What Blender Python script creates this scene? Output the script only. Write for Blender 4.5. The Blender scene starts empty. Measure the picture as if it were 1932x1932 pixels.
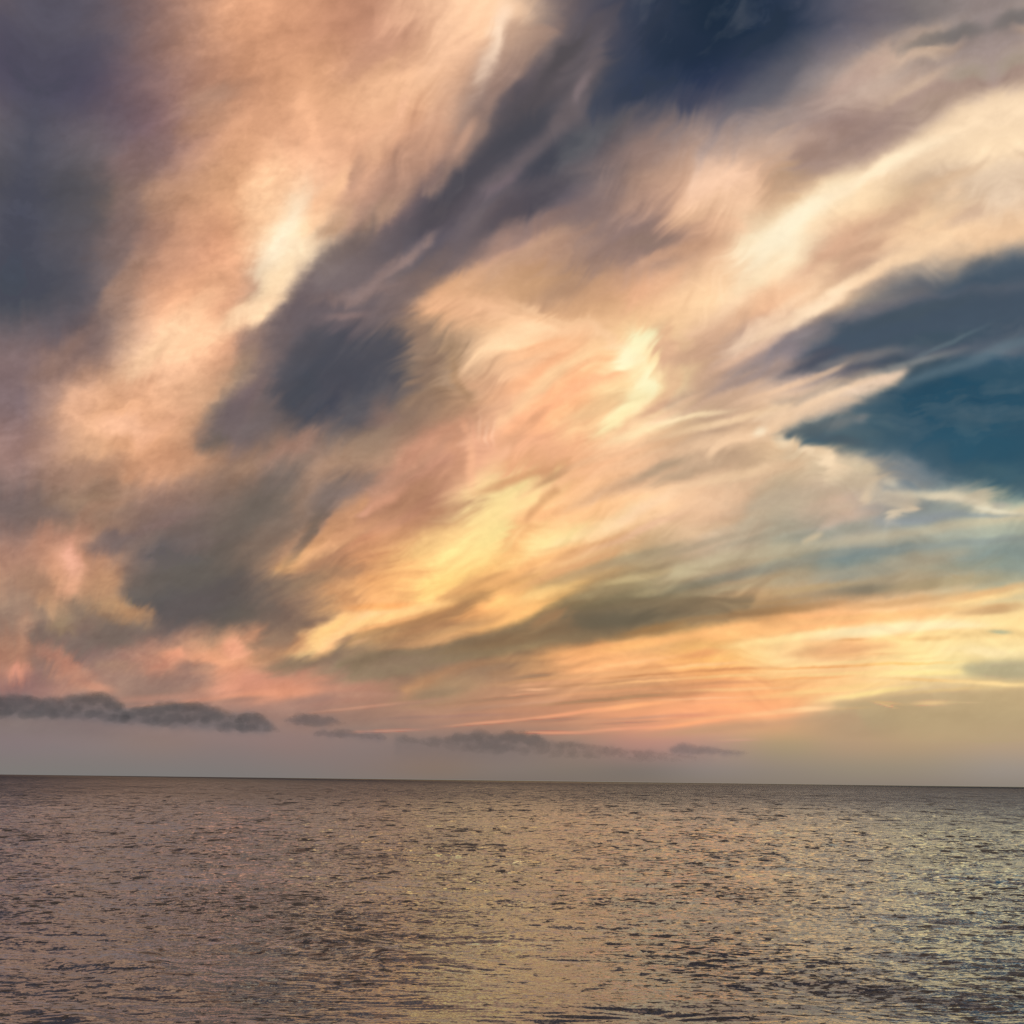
import bpy, bmesh, math, random
import numpy as np
from mathutils import Vector, Matrix
random.seed(7); np.random.seed(7)
SC = bpy.context.scene; COL = SC.collection
R = math.radians
# ---------------------------------------------------------------- camera
FOV = R(51.0); TF = math.tan(FOV/2); CAM_H = 20.0
PITCH = math.atan((1472.5-966)/966*TF); ROLL = R(.70)
Fv = Vector((0, math.cos(PITCH), math.sin(PITCH)))
R0 = Vector((1, 0, 0)); U0v = R0.cross(Fv)
Rv = R0*math.cos(ROLL)+U0v*math.sin(ROLL); Uv = Rv.cross(Fv)
cam_data = bpy.data.cameras.new('camera'); cam = bpy.data.objects.new('camera', cam_data); COL.objects.link(cam)
cam_data.sensor_fit = 'HORIZONTAL'; cam_data.angle = FOV; cam_data.clip_start = .5; cam_data.clip_end = 2e6
cam.matrix_world = Matrix(((Rv.x, Uv.x, -Fv.x, 0), (Rv.y, Uv.y, -Fv.y, 0), (Rv.z, Uv.z, -Fv.z, CAM_H), (0, 0, 0, 1)))
SC.camera = cam
# ---------------------------------------------------------------- world: the clear evening sky behind the clouds
SUN_AZ = R(42); SUN_EL = R(2.5)            # low on the right, outside the frame
EL = [0, 2, 4.7, 8.6, 12, 14.5, 17, 20, 25, 31, 36, 42, 90]
SKY_L = '7c7a78 857979 8c7774 6f6460 625c5a 57555a 4c4c54 484a55 4a4b57 4a4b58 484a58 464858 38404f'.split()
SKY_R = '8e857b b29e78 b8b080 9aa08e 7e9494 4e6c78 2c5266 234a60 3c5060 3a4656 293648 202d3e 1c2836'.split()
def srgb2lin(c): return np.where(c <= .04045, c/12.92, ((c+.055)/1.055)**2.4)
def hexc(h): return np.array([int(h[i:i+2],16)/255 for i in (0,2,4)])
AZ_A, AZ_B = R(-18), R(20)
def clear_sky(az, el):                     # the same two ramps the world shader uses
    L = srgb2lin(np.array([hexc(h) for h in SKY_L])); Rr = srgb2lin(np.array([hexc(h) for h in SKY_R]))
    e = np.degrees(el)
    a = np.stack([np.interp(e, EL, L[:, k]) for k in range(3)], -1)
    b = np.stack([np.interp(e, EL, Rr[:, k]) for k in range(3)], -1)
    t = np.clip((np.sin(az)-math.sin(AZ_A))/(math.sin(AZ_B)-math.sin(AZ_A)), 0, 1)[..., None]; t = t*t*(3-2*t)
    return a*(1-t)+b*t
world = bpy.data.worlds.new('World'); SC.world = world; world.use_nodes = True
nt = world.node_tree; N = nt.nodes; LK = nt.links; N.clear()
out = N.new('ShaderNodeOutputWorld')
def mathn(op, a, b=None, clamp=False):
    n = N.new('ShaderNodeMath'); n.operation = op; n.use_clamp = clamp
    for i, v in enumerate((a, b)):
        if v is None: continue
        if isinstance(v, (int, float)): n.inputs[i].default_value = v
        else: LK.new(v, n.inputs[i])
    return n.outputs[0]
tc = N.new('ShaderNodeTexCoord'); sep = N.new('ShaderNodeSeparateXYZ'); LK.new(tc.outputs['Generated'], sep.inputs[0])
elv = mathn('ARCSINE', sep.outputs[2]); elf = mathn('DIVIDE', elv, math.pi/2, True)
hx = mathn('SQRT', mathn('ADD', mathn('MULTIPLY', sep.outputs[0], sep.outputs[0]), mathn('MULTIPLY', sep.outputs[1], sep.outputs[1])))
sx = mathn('DIVIDE', sep.outputs[0], mathn('MAXIMUM', hx, 1e-4))
mr = N.new('ShaderNodeMapRange'); mr.interpolation_type = 'SMOOTHSTEP'; LK.new(sx, mr.inputs[0])
mr.inputs[1].default_value = math.sin(AZ_A); mr.inputs[2].default_value = math.sin(AZ_B)
ramps = []
for cols in (SKY_L, SKY_R):
    cr = N.new('ShaderNodeValToRGB'); e = cr.color_ramp.elements
    while len(e) > 1: e.remove(e[-1])
    e[0].position = 0; e[0].color = (*srgb2lin(hexc(cols[0])), 1)
    for a, h in list(zip(EL, cols))[1:]:
        q = e.new(a/90); q.color = (*srgb2lin(hexc(h)), 1)
    LK.new(elf, cr.inputs[0]); ramps.append(cr.outputs[0])
mx = N.new('ShaderNodeMix'); mx.data_type = 'RGBA'; LK.new(mr.outputs[0], mx.inputs[0]); LK.new(ramps[0], mx.inputs[6]); LK.new(ramps[1], mx.inputs[7])
sky = N.new('ShaderNodeTexSky'); sky.sky_type = 'NISHITA'; sky.sun_disc = False
sky.sun_elevation = SUN_EL; sky.sun_rotation = SUN_AZ; sky.air_density = 1; sky.dust_density = 2; sky.ozone_density = 3
b1 = N.new('ShaderNodeBackground'); b1.inputs[1].default_value = 1.0; LK.new(mx.outputs[2], b1.inputs[0])
b2 = N.new('ShaderNodeBackground'); b2.inputs[1].default_value = SKY_STRENGTH = .0008; LK.new(sky.outputs[0], b2.inputs[0])
ad = N.new('ShaderNodeAddShader'); LK.new(b1.outputs[0], ad.inputs[0]); LK.new(b2.outputs[0], ad.inputs[1]); LK.new(ad.outputs[0], out.inputs[0])
# ---------------------------------------------------------------- sun, almost down behind the clouds
sd = bpy.data.lights.new('sun', 'SUN'); sd.energy = .15; sd.angle = R(6); sd.color = (1, .72, .45)
sun = bpy.data.objects.new('sun', sd); COL.objects.link(sun)
sun.rotation_euler = Vector((math.sin(SUN_AZ)*math.cos(SUN_EL), math.cos(SUN_AZ)*math.cos(SUN_EL), math.sin(SUN_EL))).to_track_quat('Z', 'Y').to_euler()
SC.view_settings.view_transform = 'Standard'; SC.view_settings.look = 'None'; SC.view_settings.exposure = 0; SC.view_settings.gamma = 1
SC.view_settings.use_curve_mapping = False
SC.cycles.transparent_max_bounces = 24
# ---------------------------------------------------------------- helpers
def new_mat(name):
    m = bpy.data.materials.new(name); m.use_nodes = True; m.node_tree.nodes.clear(); return m
def grid_faces(nr, nc, keep=None):
    i = np.arange((nr-1)*(nc-1)); r = i//(nc-1); c = i % (nc-1); a = r*nc+c
    q = np.stack([a, a+1, a+nc+1, a+nc], 1)
    return q if keep is None else q[keep.ravel()]
def mesh_np(name, v, q, smooth=True):
    used, inv = np.unique(q.ravel(), return_inverse=True)
    v = v[used]; q = inv.reshape(q.shape)
    me = bpy.data.meshes.new(name); me.vertices.add(len(v)); me.vertices.foreach_set('co', v.astype(np.float32).ravel())
    me.loops.add(q.size); me.loops.foreach_set('vertex_index', q.astype(np.int32).ravel())
    me.polygons.add(len(q)); me.polygons.foreach_set('loop_start', np.arange(0, q.size, q.shape[1], dtype=np.int32))
    me.polygons.foreach_set('use_smooth', np.full(len(q), smooth)); me.update(calc_edges=True); me.validate()
    return me, used
def link(name, me, mat, **props):
    me.materials.append(mat); o = bpy.data.objects.new(name, me); COL.objects.link(o)
    for k, v in props.items(): o[k] = v
    return o
# ---- SKY PAINT BEGIN ----
# Colours of the evening sky, sunset light and shade of its clouds painted in, laid out over the part of the sky in view (x right, y down, 1932 units
# across the picture's field of view); directions of the sky are looked up in it further down.
PS = 0.5                                   # paint cells per unit
U0, V0, U1, V1 = -140, -140, 2072, 1500    # painted field
PW, PH = int((U1-U0)*PS), int((V1-V0)*PS)
GX = [40,170,300,430,560,690,820,950,1080,1210,1340,1470,1600,1730,1880]
GY = [60,160,260,360,460,560,660,760,860,960,1060,1160,1240,1300,1350,1400,1450,1480]
GRID = '''
55525f 5f5862 8f7068 d9a07e d49a78 c48f74 f2c09c f8cda8 6a5f62 383f50 202e40 2c384c 6a6670 807878 9c8c88
4d4c5a 564f5e 8a6c68 c08d72 d49c78 e0ab86 efbd98 84706c 5f595e 303c50 383f54 67646c b39c90 bda494 b09a90
4e4f5c 6c6268 85696a d7a07e eeb48e dca684 c89a80 4d4c55 56565e 80706e a89086 bca090 a58a80 b8a090 f4d8b8
4d4e5b 5c5658 b08872 d8a27c f6c29a c2967e 6a5c60 665e66 6a6066 b3917f e8bb9a c8a384 f8d8b0 d4b493 e0c4a8
4b4d5a 645c60 a8806f dba07c ffdcb4 88736c 6a6068 b08c7c a88878 957b73 d8ac8c ffebc6 d2a88a ecc8a4 e4c09c
4b4e58 655c60 dba482 efb48e 806c68 8a746e d8a680 dfaf88 cda07c e6b48c fad0a4 eebe98 ccae92 4c5664 46586a
806c6c 846c66 ffcba4 dfa886 5a565c 555159 a98c74 ffcda0 ffc898 ffdca8 c8a285 9a8a8a 4a5060 48545f 3a5468
846f70 e4ae8a e8b08a b08c72 4c4c54 565258 a08068 f0b890 ffba88 ffdca8 c8a68a e4c0a0 b8a292 2a4a5e 2a5068
a08078 c89a7a d8a07c 9c7c68 9c7e6e a88872 c99478 ecb08a f0b488 eec098 c4a284 dcbc98 b5a590 6c7880 2e566a
7a6864 9a7c68 90756a 7c6a60 8a7466 c89478 b88668 ffdc9c ffc890 ffd0a0 e8c09c b8a890 c8ae98 8f9490 b8b8a0
b08474 b88874 6e6460 6e6158 c49274 d8946c ffca88 f8be80 e8b080 b89c7c b8a088 a8a08a 848e88 a8a08a 8c9890
96786c 8c7464 655c58 6a6058 8c7060 f4b484 c88c64 ffb87c 8a7456 85755a b08c68 dca470 ffbc80 ffc88c ffdc9c
a87868 8c706a c48c7c e09c80 9c7c68 967a66 967a66 a07c60 f0a878 f4b07c ffbc78 ffd498 ffcc90 ffe4a0 ecd49c
9c7470 b8887c 94766c d09080 b88478 b08070 a08068 b88870 d49878 d49874 f4a878 ffbc80 ffd294 e4c494 d8bc8a
857270 84706e 8c7470 9c7c76 a07c74 a07c70 b08474 b88470 c88c74 e09878 f0a47c f8b080 bca07c b8a07a b8a27c
857678 887878 8c7874 8c7876 907874 8c7874 8c7670 8c7670 a08074 b8887c b89080 b49878 b4987a b49a7a b49c80
7f7976 7f7976 807976 807875 837874 857670 867469 84766e 84766c 84766e 90827a 948678 988a78 9a8c7a 9c9084
7c7a7a 7c7a7a 7c7a78 7c7876 7e7874 807670 80746c 7c7068 7c7068 7e7268 867a70 8a7e72 8c8074 8e8276 90867c
'''
# sheets of cloud in their lit and shaded colours: d = soft oval (tile, x, y, rx, ry, tilt, colour, strength); p = outline (tile, points, softness, colour, strength)
TILE = {0:(0,0,1),1:(0,0,.3418),2:(613,0,.3418),3:(1272,0,.3418),4:(0,566,.3418),5:(613,566,.3418),6:(1272,566,.3418),
        7:(0,1085,.3418),8:(613,1085,.3418),9:(1272,1085,.3418)}
FEAT = [
# broad dark channel from top right of the column down to lower left
('p',0,[(1068,40),(999,120),(955,164),(921,212),(904,239),(869,284),(845,335),(804,369),(780,410),(716,420),(664,441),(613,478),(581,513),(533,571),(500,608),(520,680),(620,640),(740,630),(804,547),(863,509),(914,472),(955,434),(1006,403),(1057,362),(1126,335),(1180,290),(1150,250),(1110,230),(1130,140),(1180,60),(1180,30)],9,'5e575c',.55),
('p',0,[(632,462),(581,508),(533,566),(489,608),(444,640),(460,700),(410,764),(379,788),(372,822),(385,850),(430,870),(480,840),(520,790),(560,700),(640,620),(760,600),(800,547),(720,470)],8,'76686a',.5),
# T1
('d',1,1570,1330,330,120,66,'ffeccc',.9),
('d',1,1500,1600,240,90,52,'ffdeb4',.85),
('d',1,1480,1080,240,110,72,'ffcfa4',.6),
('d',1,1300,1780,200,70,30,'ffd6ac',.7),
('d',1,1060,1880,260,90,20,'ffcaa0',.7),
('d',1,1150,1560,140,80,30,'d8a07c',.5),
('d',1,1040,1300,260,110,50,'dca480',.4),
('d',1,330,1700,150,110,40,'55545c',.5),
('d',1,430,1150,260,90,60,'5c585e',.4),
('d',1,420,330,240,120,20,'4f4c5a',.5),
('d',1,1150,560,180,80,20,'ab8672',.6),
('d',1,1100,690,170,70,20,'ae8268',.6),

('d',1,1400,360,110,90,30,'cc9472',.5),
('d',1,780,870,220,110,30,'836a68',.7),
('d',1,700,1150,250,90,70,'846c68',.5),
('d',1,620,1400,200,80,60,'7e6b66',.4),
('d',1,1690,620,80,130,0,'f4b890',.5),
('d',1,1850,1010,200,45,42,'f2bc94',.6),
('d',1,1740,1180,180,60,50,'ffca9c',.5),
('d',1,1860,1200,130,50,50,'c0987a',.6),
('d',1,700,1560,240,70,55,'a88470',.5),
# T2
('d',2,930,230,230,60,72,'ffe0c4',.75),
('d',2,700,330,260,110,60,'fcc8a2',.6),
('d',2,400,240,120,140,60,'b98870',.55),
('d',2,240,300,200,70,40,'c8957a',.5),
('d',2,430,590,110,35,75,'f4bc98',.6),
('d',2,340,760,130,60,60,'e8b490',.5),
('d',2,600,700,260,80,60,'c2957c',.5),
('d',2,480,950,260,90,50,'c89a80',.45),
('d',2,60,1000,140,50,50,'f4c098',.6),
('d',2,180,950,110,40,60,'b48b76',.5),
('d',2,770,760,140,30,58,'d8a88c',.55),
('p',2,[(1000,130),(950,300),(900,480),(880,600),(800,720),(720,850),(640,950),(540,1040),(600,1100),(760,900),(880,740),(960,560),(1130,350),(1340,130)],14,'a88878',.6),
('d',2,330,1170,180,55,45,'b08d74',.5),
('d',2,1260,370,220,50,52,'4c484c',.65),
('d',2,1100,620,200,70,40,'544e52',.6),
('d',2,1030,780,240,70,35,'484850',.75),
('d',2,760,1020,260,75,45,'4a4850',.75),
('d',2,640,1170,200,80,30,'504a50',.6),
('d',2,1230,900,200,80,35,'454650',.8),
('d',2,1050,1150,280,70,35,'524c54',.7),
('d',2,1300,1000,240,60,35,'4c4850',.6),
('p',2,[(1500,200),(1540,240),(1500,360),(1430,500),(1440,600),(1280,760),(1150,880),(1020,1000),(900,1060),(860,1040),(1000,900),(1180,780),(1260,600),(1340,500),(1400,340)],16,'726668',.7),
('d',2,1400,490,90,28,60,'8c7c7e',.6),
('d',2,980,1020,120,40,30,'7a6a70',.5),
('p',2,[(1540,230),(1560,640),(1700,660),(1932,560),(1932,130),(1600,130)],60,'404558',.5),
('d',2,1700,520,240,90,15,'303a4e',.6),
('d',2,1880,260,140,160,60,'263244',.7),
('d',2,1450,760,170,70,30,'52565c',.5),
('d',2,1180,1230,330,60,25,'8c746e',.6),
('d',2,500,1370,90,40,35,'98807a',.6),
('d',2,380,1450,220,40,38,'927a74',.6),
('d',2,600,1470,220,60,35,'746462',.55),
('d',2,150,1330,200,60,35,'786864',.5),
('d',2,1600,1410,270,75,18,'957a70',.8),
('d',2,1780,1340,140,50,10,'957c70',.6),
('d',2,1180,1370,200,60,20,'b89280',.5),
('d',2,1100,1420,260,60,30,'c8a080',.4),
('d',2,1150,1560,320,80,12,'c2966f',.55),
('d',2,1350,1570,200,60,25,'b38d72',.6),
('d',2,770,1560,240,55,38,'e2ae84',.55),
('d',2,650,1670,140,60,10,'f0b890',.55),
('d',2,200,1600,240,50,10,'907872',.5),
('d',2,120,1740,120,25,5,'9a7e78',.5),
('p',2,[(1000,1640),(1160,1665),(1280,1690),(1420,1760),(1560,1830),(1640,1932),(1540,1932),(1400,1790),(1260,1720),(1130,1695)],10,'ffd2a6',.5),
('d',2,1730,1900,120,60,40,'fff0bc',.8),
('d',2,1700,1640,170,50,40,'f2b892',.5),
('d',2,1880,1560,150,50,30,'f0b890',.5),
('d',2,1800,1450,120,40,30,'d8a888',.5),
('d',2,1750,1150,160,80,20,'c8a08a',.4),
('d',2,1700,880,200,70,10,'9a8078',.5),
# T3
('d',3,170,250,240,120,20,'222f42',.5),
('d',3,500,200,200,80,40,'2a3648',.6),
('d',3,60,560,130,60,10,'414558',.6),
('d',3,500,490,200,70,35,'60606a',.5),
('d',3,1230,300,280,75,25,'cfb29c',.85),
('d',3,1400,280,110,60,0,'ccb098',.7),
('d',3,1000,420,260,60,30,'b89c90',.6),
('d',3,1330,480,220,30,30,'cdb19a',.7),
('d',3,1480,220,240,40,10,'76706e',.75),
('d',3,1620,420,130,90,30,'a09280',.6),
('p',3,[(1480,440),(1300,520),(1180,600),(1000,690),(860,760),(720,830),(640,900),(660,980),(760,1000),(920,940),(1100,860),(1300,740),(1480,610),(1600,540),(1800,480),(1660,450)],20,'a68c82',.8),
('d',3,1060,760,260,35,30,'9c847c',.5),
('d',3,1400,600,200,60,30,'b8a08c',.4),
('d',3,740,860,90,60,20,'a08478',.6),
('d',3,640,960,120,50,0,'b8987e',.6),
('p',3,[(1800,510),(1600,570),(1460,660),(1300,780),(1140,880),(960,960),(800,1030),(700,1100),(560,1180),(500,1300),(400,1460),(500,1560),(640,1470),(760,1320),(900,1180),(1100,1060),(1320,960),(1560,900),(1840,860),(1940,760),(1940,500)],26,'ffe0b8',.7),
('d',3,700,1200,330,75,38,'fff0d0',.85),
('d',3,560,1400,280,90,45,'fff0d0',.7),
('d',3,480,1540,220,60,45,'ffe2ba',.7),
('d',3,1200,900,400,40,27,'ffe8c6',.75),
('d',3,1680,620,260,60,25,'fadcb8',.6),
('d',3,300,980,160,120,20,'f8ccac',.75),
('d',3,320,1110,200,80,10,'f8cca8',.6),
('d',3,100,1180,140,70,30,'dab08e',.5),
('d',3,70,1380,150,50,15,'c89c7e',.6),
('d',3,330,1250,160,50,10,'f0c09c',.5),
('d',3,1200,1200,330,60,33,'cfa98c',.7),
('d',3,900,1360,260,55,35,'d2a688',.7),
('d',3,1050,1380,140,30,25,'c8a084',.5),
('d',3,1500,1000,260,40,25,'d8b694',.6),
('d',3,1550,1060,60,30,45,'f0cca8',.5),
('d',3,1480,1180,160,22,35,'e8c6a2',.6),
('d',3,1640,1180,120,50,20,'c8a890',.6),
('d',3,1350,1380,260,50,30,'f8d4ac',.6),
('d',3,1050,1530,330,40,30,'fcd6ae',.7),
('d',3,800,1690,280,45,33,'ffe2c0',.8),
('d',3,560,1810,200,30,32,'ffdcb6',.6),
('d',3,600,1620,220,50,30,'e8b894',.5),
('d',3,200,1830,180,55,22,'d0a688',.6),
('d',3,450,1700,200,40,30,'f0c098',.4),
('p',3,[(1700,1440),(1580,1500),(1400,1570),(1200,1600),(1050,1650),(900,1720),(760,1790),(680,1860),(640,1932),(1940,1932),(1940,1300)],20,'7a7676',.75),
('p',3,[(1760,1430),(1640,1500),(1460,1590),(1300,1680),(1130,1720),(1000,1780),(900,1850),(760,1932),(2100,1932),(2100,1300)],24,'3f5162',.9),
('d',3,1500,1800,260,80,10,'3c4f5c',.6),
# T4
('d',4,900,230,330,90,42,'ffd2a8',.7),
('d',4,1400,60,180,50,35,'ffd8b0',.7),
('d',4,960,380,140,60,20,'f8c09a',.5),
('d',4,760,500,200,60,5,'e0a884',.5),
('d',4,450,580,120,80,40,'f0b894',.6),
('d',4,680,690,160,70,0,'ffc6a2',.7),
('d',4,780,760,80,50,60,'f6ba94',.5),
('d',4,900,680,180,45,35,'dca482',.5),
('d',4,250,150,200,90,30,'706468',.4),
('d',4,330,300,230,60,35,'98786a',.5),
('d',4,1330,420,160,70,55,'a88c74',.6),
('d',4,1200,620,110,60,45,'96806c',.4),
('d',4,1350,560,170,90,50,'746468',.7),
('d',4,1260,700,170,110,50,'6a5e60',.75),
('d',4,1170,800,80,80,60,'6a6058',.6),
('d',4,1430,700,150,90,50,'6a6062',.6),
('p',4,[(1640,230),(1720,180),(1932,200),(2160,180),(2170,250),(2200,400),(2280,440),(2300,480),(2200,540),(2120,560),(2080,640),(2030,700),(1960,560),(1860,500),(1760,600),(1660,620),(1560,560),(1510,450),(1540,350),(1600,300)],22,'4f4f57',.85),
('d',4,1650,480,110,90,60,'464952',.6),
('d',4,1900,420,160,90,20,'4a4b54',.5),
('d',4,1680,780,170,55,35,'a88270',.6),
('d',4,1560,860,170,50,40,'a48070',.5),
('d',4,1330,960,120,60,35,'b08c74',.5),
('d',4,1100,900,200,70,20,'b88a6c',.5),
('d',4,850,920,260,80,10,'d69c78',.5),
('d',4,400,960,260,70,10,'9a7868',.5),
('d',4,550,1030,170,50,5,'8c7062',.4),

('d',4,560,1150,260,40,20,'a8826c',.5),
('d',4,250,1180,170,60,0,'7a6862',.5),
('d',4,1430,1150,330,110,45,'6e645c',.75),
('d',4,1500,1330,260,70,40,'6c6058',.5),
('d',4,1550,980,140,70,30,'7a6c66',.5),
('d',4,1800,950,180,70,40,'b08c74',.6),
('d',4,1660,1120,120,40,60,'927664',.4),
('d',4,860,1240,200,30,15,'88706a',.5),
('d',4,620,1340,150,60,20,'6a6062',.6),
('d',4,880,1380,140,60,5,'605a5c',.6),
('d',4,1100,1330,150,60,5,'7a6864',.4),
('d',4,1000,1540,330,90,5,'6a6058',.6),
('d',4,1300,1600,330,90,12,'605856',.6),
('d',4,1050,1700,260,110,20,'625857',.7),
('d',4,800,1610,120,60,0,'6a605a',.6),
('d',4,350,1440,180,110,60,'d89a80',.7),
('d',4,400,1470,60,120,15,'f2b09c',.8),
('d',4,380,1590,60,60,60,'eaa890',.7),
('d',4,250,1330,110,60,60,'c89078',.5),
('d',4,550,1560,120,120,60,'c08c70',.7),
('d',4,260,1630,160,60,-45,'c29076',.6),
('d',4,700,1700,140,50,-25,'b88a6e',.6),
('p',4,[(560,1640),(720,1670),(860,1740),(830,1810),(700,1810),(560,1770),(470,1700)],16,'bc8c6c',.6),
('d',4,180,1560,70,100,60,'a07c6c',.5),
('d',4,450,1740,110,70,0,'8a7468',.6),
('d',4,460,1860,110,50,0,'82706a',.5),
('d',4,350,1790,70,70,-45,'9a8068',.5),
('p',4,[(1480,1480),(1620,1400),(1780,1280),(1860,1130),(1990,1090),(1990,1330),(1860,1390),(1700,1450),(1560,1500)],10,'d0996e',.6),
('d',4,1700,1420,220,30,25,'dca47a',.7),
('d',4,1880,1340,220,30,30,'e8ac84',.7),
('d',4,1800,1060,110,40,40,'7c6a60',.5),
('d',4,1720,1250,240,45,58,'746458',.7),
('d',4,1750,1530,330,60,12,'86705e',.5),
('d',4,1900,1600,130,80,40,'b4866c',.5),
('d',4,1820,1850,200,50,25,'ffcc94',.9),
('d',4,1700,1870,130,50,15,'e8a880',.6),
('d',4,1280,1880,80,50,60,'d09078',.5),
# T5
('d',5,1200,130,420,60,-15,'ffcfa4',.5),
('d',5,1040,200,230,60,20,'ffd8ac',.7),
('d',5,820,60,200,80,20,'eab48e',.5),
('d',5,480,240,110,60,-60,'a88872',.5),
('p',5,[(630,240),(700,280),(750,420),(790,560),(800,660),(770,600),(720,480),(660,350),(600,280)],16,'907050',.2),
('d',5,740,440,130,22,-68,'a07c5c',.3),
('d',5,680,430,70,40,-60,'b0927a',.5),
('d',5,580,380,70,90,0,'907462',.6),
('d',5,420,480,160,50,20,'60585a',.6),
('d',5,540,560,90,110,0,'9a7c68',.5),
('d',5,1150,290,180,40,20,'ffc090',.55),
('d',5,1100,440,260,40,28,'ffba8a',.5),
('d',5,1250,430,330,45,38,'ffd6a4',.6),
('d',5,880,480,60,110,60,'dca884',.5),
('d',5,1450,400,120,30,30,'fbb282',.6),
('p',5,[(1100,600),(1250,540),(1400,420),(1520,380),(1700,410),(1690,440),(1500,480),(1340,560),(1240,640),(1040,700)],16,'fab488',.6),
('d',5,1500,600,260,80,35,'ffdea8',.6),
('d',5,1720,230,60,80,45,'fff4c4',.8),
('d',5,1660,320,70,90,60,'fff4c8',.9),
('d',5,1740,490,110,60,70,'fff6c8',.9),
('d',5,1640,600,150,60,50,'fff0bc',.8),
('d',5,1560,690,150,35,35,'ffecb4',.6),
('p',5,[(1780,150),(1850,260),(1860,420),(1840,500),(1780,600),(1700,660),(1620,710),(1700,700),(1932,560),(1932,120)],14,'e0ae8c',.5),
('d',5,1840,430,50,12,70,'ffe0b0',.6),
('d',5,1880,280,60,110,60,'d4a688',.5),
('p',5,[(990,760),(1040,680),(1140,630),(1260,590),(1230,640),(1120,720),(1090,800),(1080,850),(1020,830)],20,'d49c76',.7),
('d',5,1200,620,70,25,35,'c48e6a',.5),
('d',5,860,690,12,60,8,'ffccaa',.3),('d',5,905,740,11,60,4,'ffd0b0',.3),('d',5,945,720,11,70,2,'ffccaa',.3),('d',5,970,640,14,40,0,'ffcc9c',.3),
('d',5,885,740,7,50,6,'d89a78',.3),('d',5,928,740,7,50,2,'dc9e7c',.3),('d',5,770,710,26,50,20,'f6b48e',.6),
('d',5,830,740,16,80,20,'e8a888',.5),
('d',5,1010,830,50,30,60,'f4b892',.6),
('d',5,1100,880,90,80,60,'e0a478',.6),
('d',5,820,900,30,140,4,'fcbc92',.6),
('d',5,740,860,60,110,30,'cc9474',.65),
('d',5,640,950,120,70,30,'c89078',.5),
('d',5,600,800,230,40,38,'dca080',.5),
('d',5,450,850,200,45,35,'d49c80',.5),
('d',5,250,800,260,80,35,'a0846e',.5),
('d',5,60,480,90,110,60,'4c4b54',.5),
('d',5,180,580,60,90,45,'5a565a',.6),
('d',5,330,620,120,80,50,'98786a',.5),
('d',5,350,960,260,40,38,'d4987c',.5),
('p',5,[(200,1170),(300,1090),(430,1040),(400,1080),(310,1150),(240,1200)],12,'f0ae8c',.55),
('d',5,500,1080,330,60,33,'b88868',.6),
('d',5,300,1190,260,40,38,'b08064',.6),
('d',5,80,1040,170,80,10,'80706a',.6),
('d',5,60,1120,130,60,35,'7a6c68',.5),
('d',5,130,1300,230,30,28,'dca078',.6),
('d',5,60,1430,200,45,15,'a07860',.5),
('d',5,420,1290,330,40,30,'c48c68',.4),
('d',5,1010,1000,180,30,20,'d89c70',.7),
('d',5,1250,980,130,22,28,'c0906a',.7),
('p',5,[(940,1000),(1100,960),(1300,880),(1330,920),(1250,990),(1100,1020),(990,1030)],12,'d49a70',.6),
('d',5,900,1140,260,90,65,'ffe2a0',.8),
('d',5,1130,1090,170,40,50,'ffdc9c',.8),
('d',5,820,1320,260,110,40,'ffde98',.8),
('d',5,900,1300,150,90,60,'ffe49c',.6),
('d',5,640,1340,230,80,30,'ffd090',.6),
('p',5,[(1260,1020),(1200,1080),(1140,1150),(1100,1220),(1110,1230),(1190,1150),(1300,1060)],7,'b07c54',.5),
('d',5,1200,1180,170,60,15,'f4b07c',.6),
('p',5,[(1000,1250),(1060,1200),(1120,1240),(1170,1260),(1120,1320),(1060,1330),(1020,1400),(970,1390)],18,'eca470',.5),
('d',5,1060,1290,50,16,45,'ffcc90',.6),('d',5,1020,1340,50,14,50,'ffd090',.5),

('d',5,1280,1330,200,60,25,'ffe2a2',.8),
('d',5,1500,1260,330,45,28,'ffdcaa',.6),
('d',5,1780,1140,260,40,28,'ffd8b0',.6),
('d',5,1700,1000,330,45,22,'c8a080',.6),
('d',5,1850,930,180,30,22,'a8947c',.6),
('d',5,1500,930,330,25,20,'ffc496',.6),
('d',5,1800,830,260,20,20,'e0b48c',.4),
('d',5,1600,830,330,25,22,'f8c89c',.5),
('d',5,1750,720,260,30,20,'ffe4b4',.6),
('d',5,1880,640,110,22,25,'f8c8a4',.5),
('d',5,1860,580,120,20,25,'c89c80',.6),
('d',5,1400,1390,330,25,22,'dca478',.6),
('d',5,1700,1290,260,22,22,'e8b898',.6),
('d',5,1100,1480,330,30,25,'ffba80',.6),
('d',5,1300,1500,330,22,20,'dca078',.5),
('d',5,1750,1410,260,28,15,'a09078',.7),
('d',5,1500,1490,330,28,15,'b09478',.5),
('d',5,1750,1530,260,22,12,'c8ac88',.6),
('d',5,1600,1600,200,25,12,'a08a6c',.6),
('d',5,1850,1600,160,20,10,'b8a080',.5),
('p',5,[(780,1530),(900,1500),(1100,1480),(1230,1430),(1200,1500),(1050,1560),(880,1620),(740,1680),(640,1740),(500,1770),(320,1810),(160,1840),(320,1770),(480,1740),(620,1710),(700,1640)],12,'b88460',.55),
('p',5,[(690,1660),(800,1620),(930,1600),(1000,1600),(880,1660),(740,1710),(640,1760),(480,1790),(300,1830),(140,1850),(300,1790),(520,1740),(640,1700)],14,'a0734f',.5),
('d',5,400,1550,330,90,18,'ffb880',.5),
('d',5,640,1590,200,70,40,'ffcc88',.7),
('d',5,250,1740,330,40,15,'ffc090',.8),
('d',5,40,1840,200,45,22,'ffcc9c',.8),
('d',5,330,1690,200,25,5,'ffa868',.6),
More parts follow.
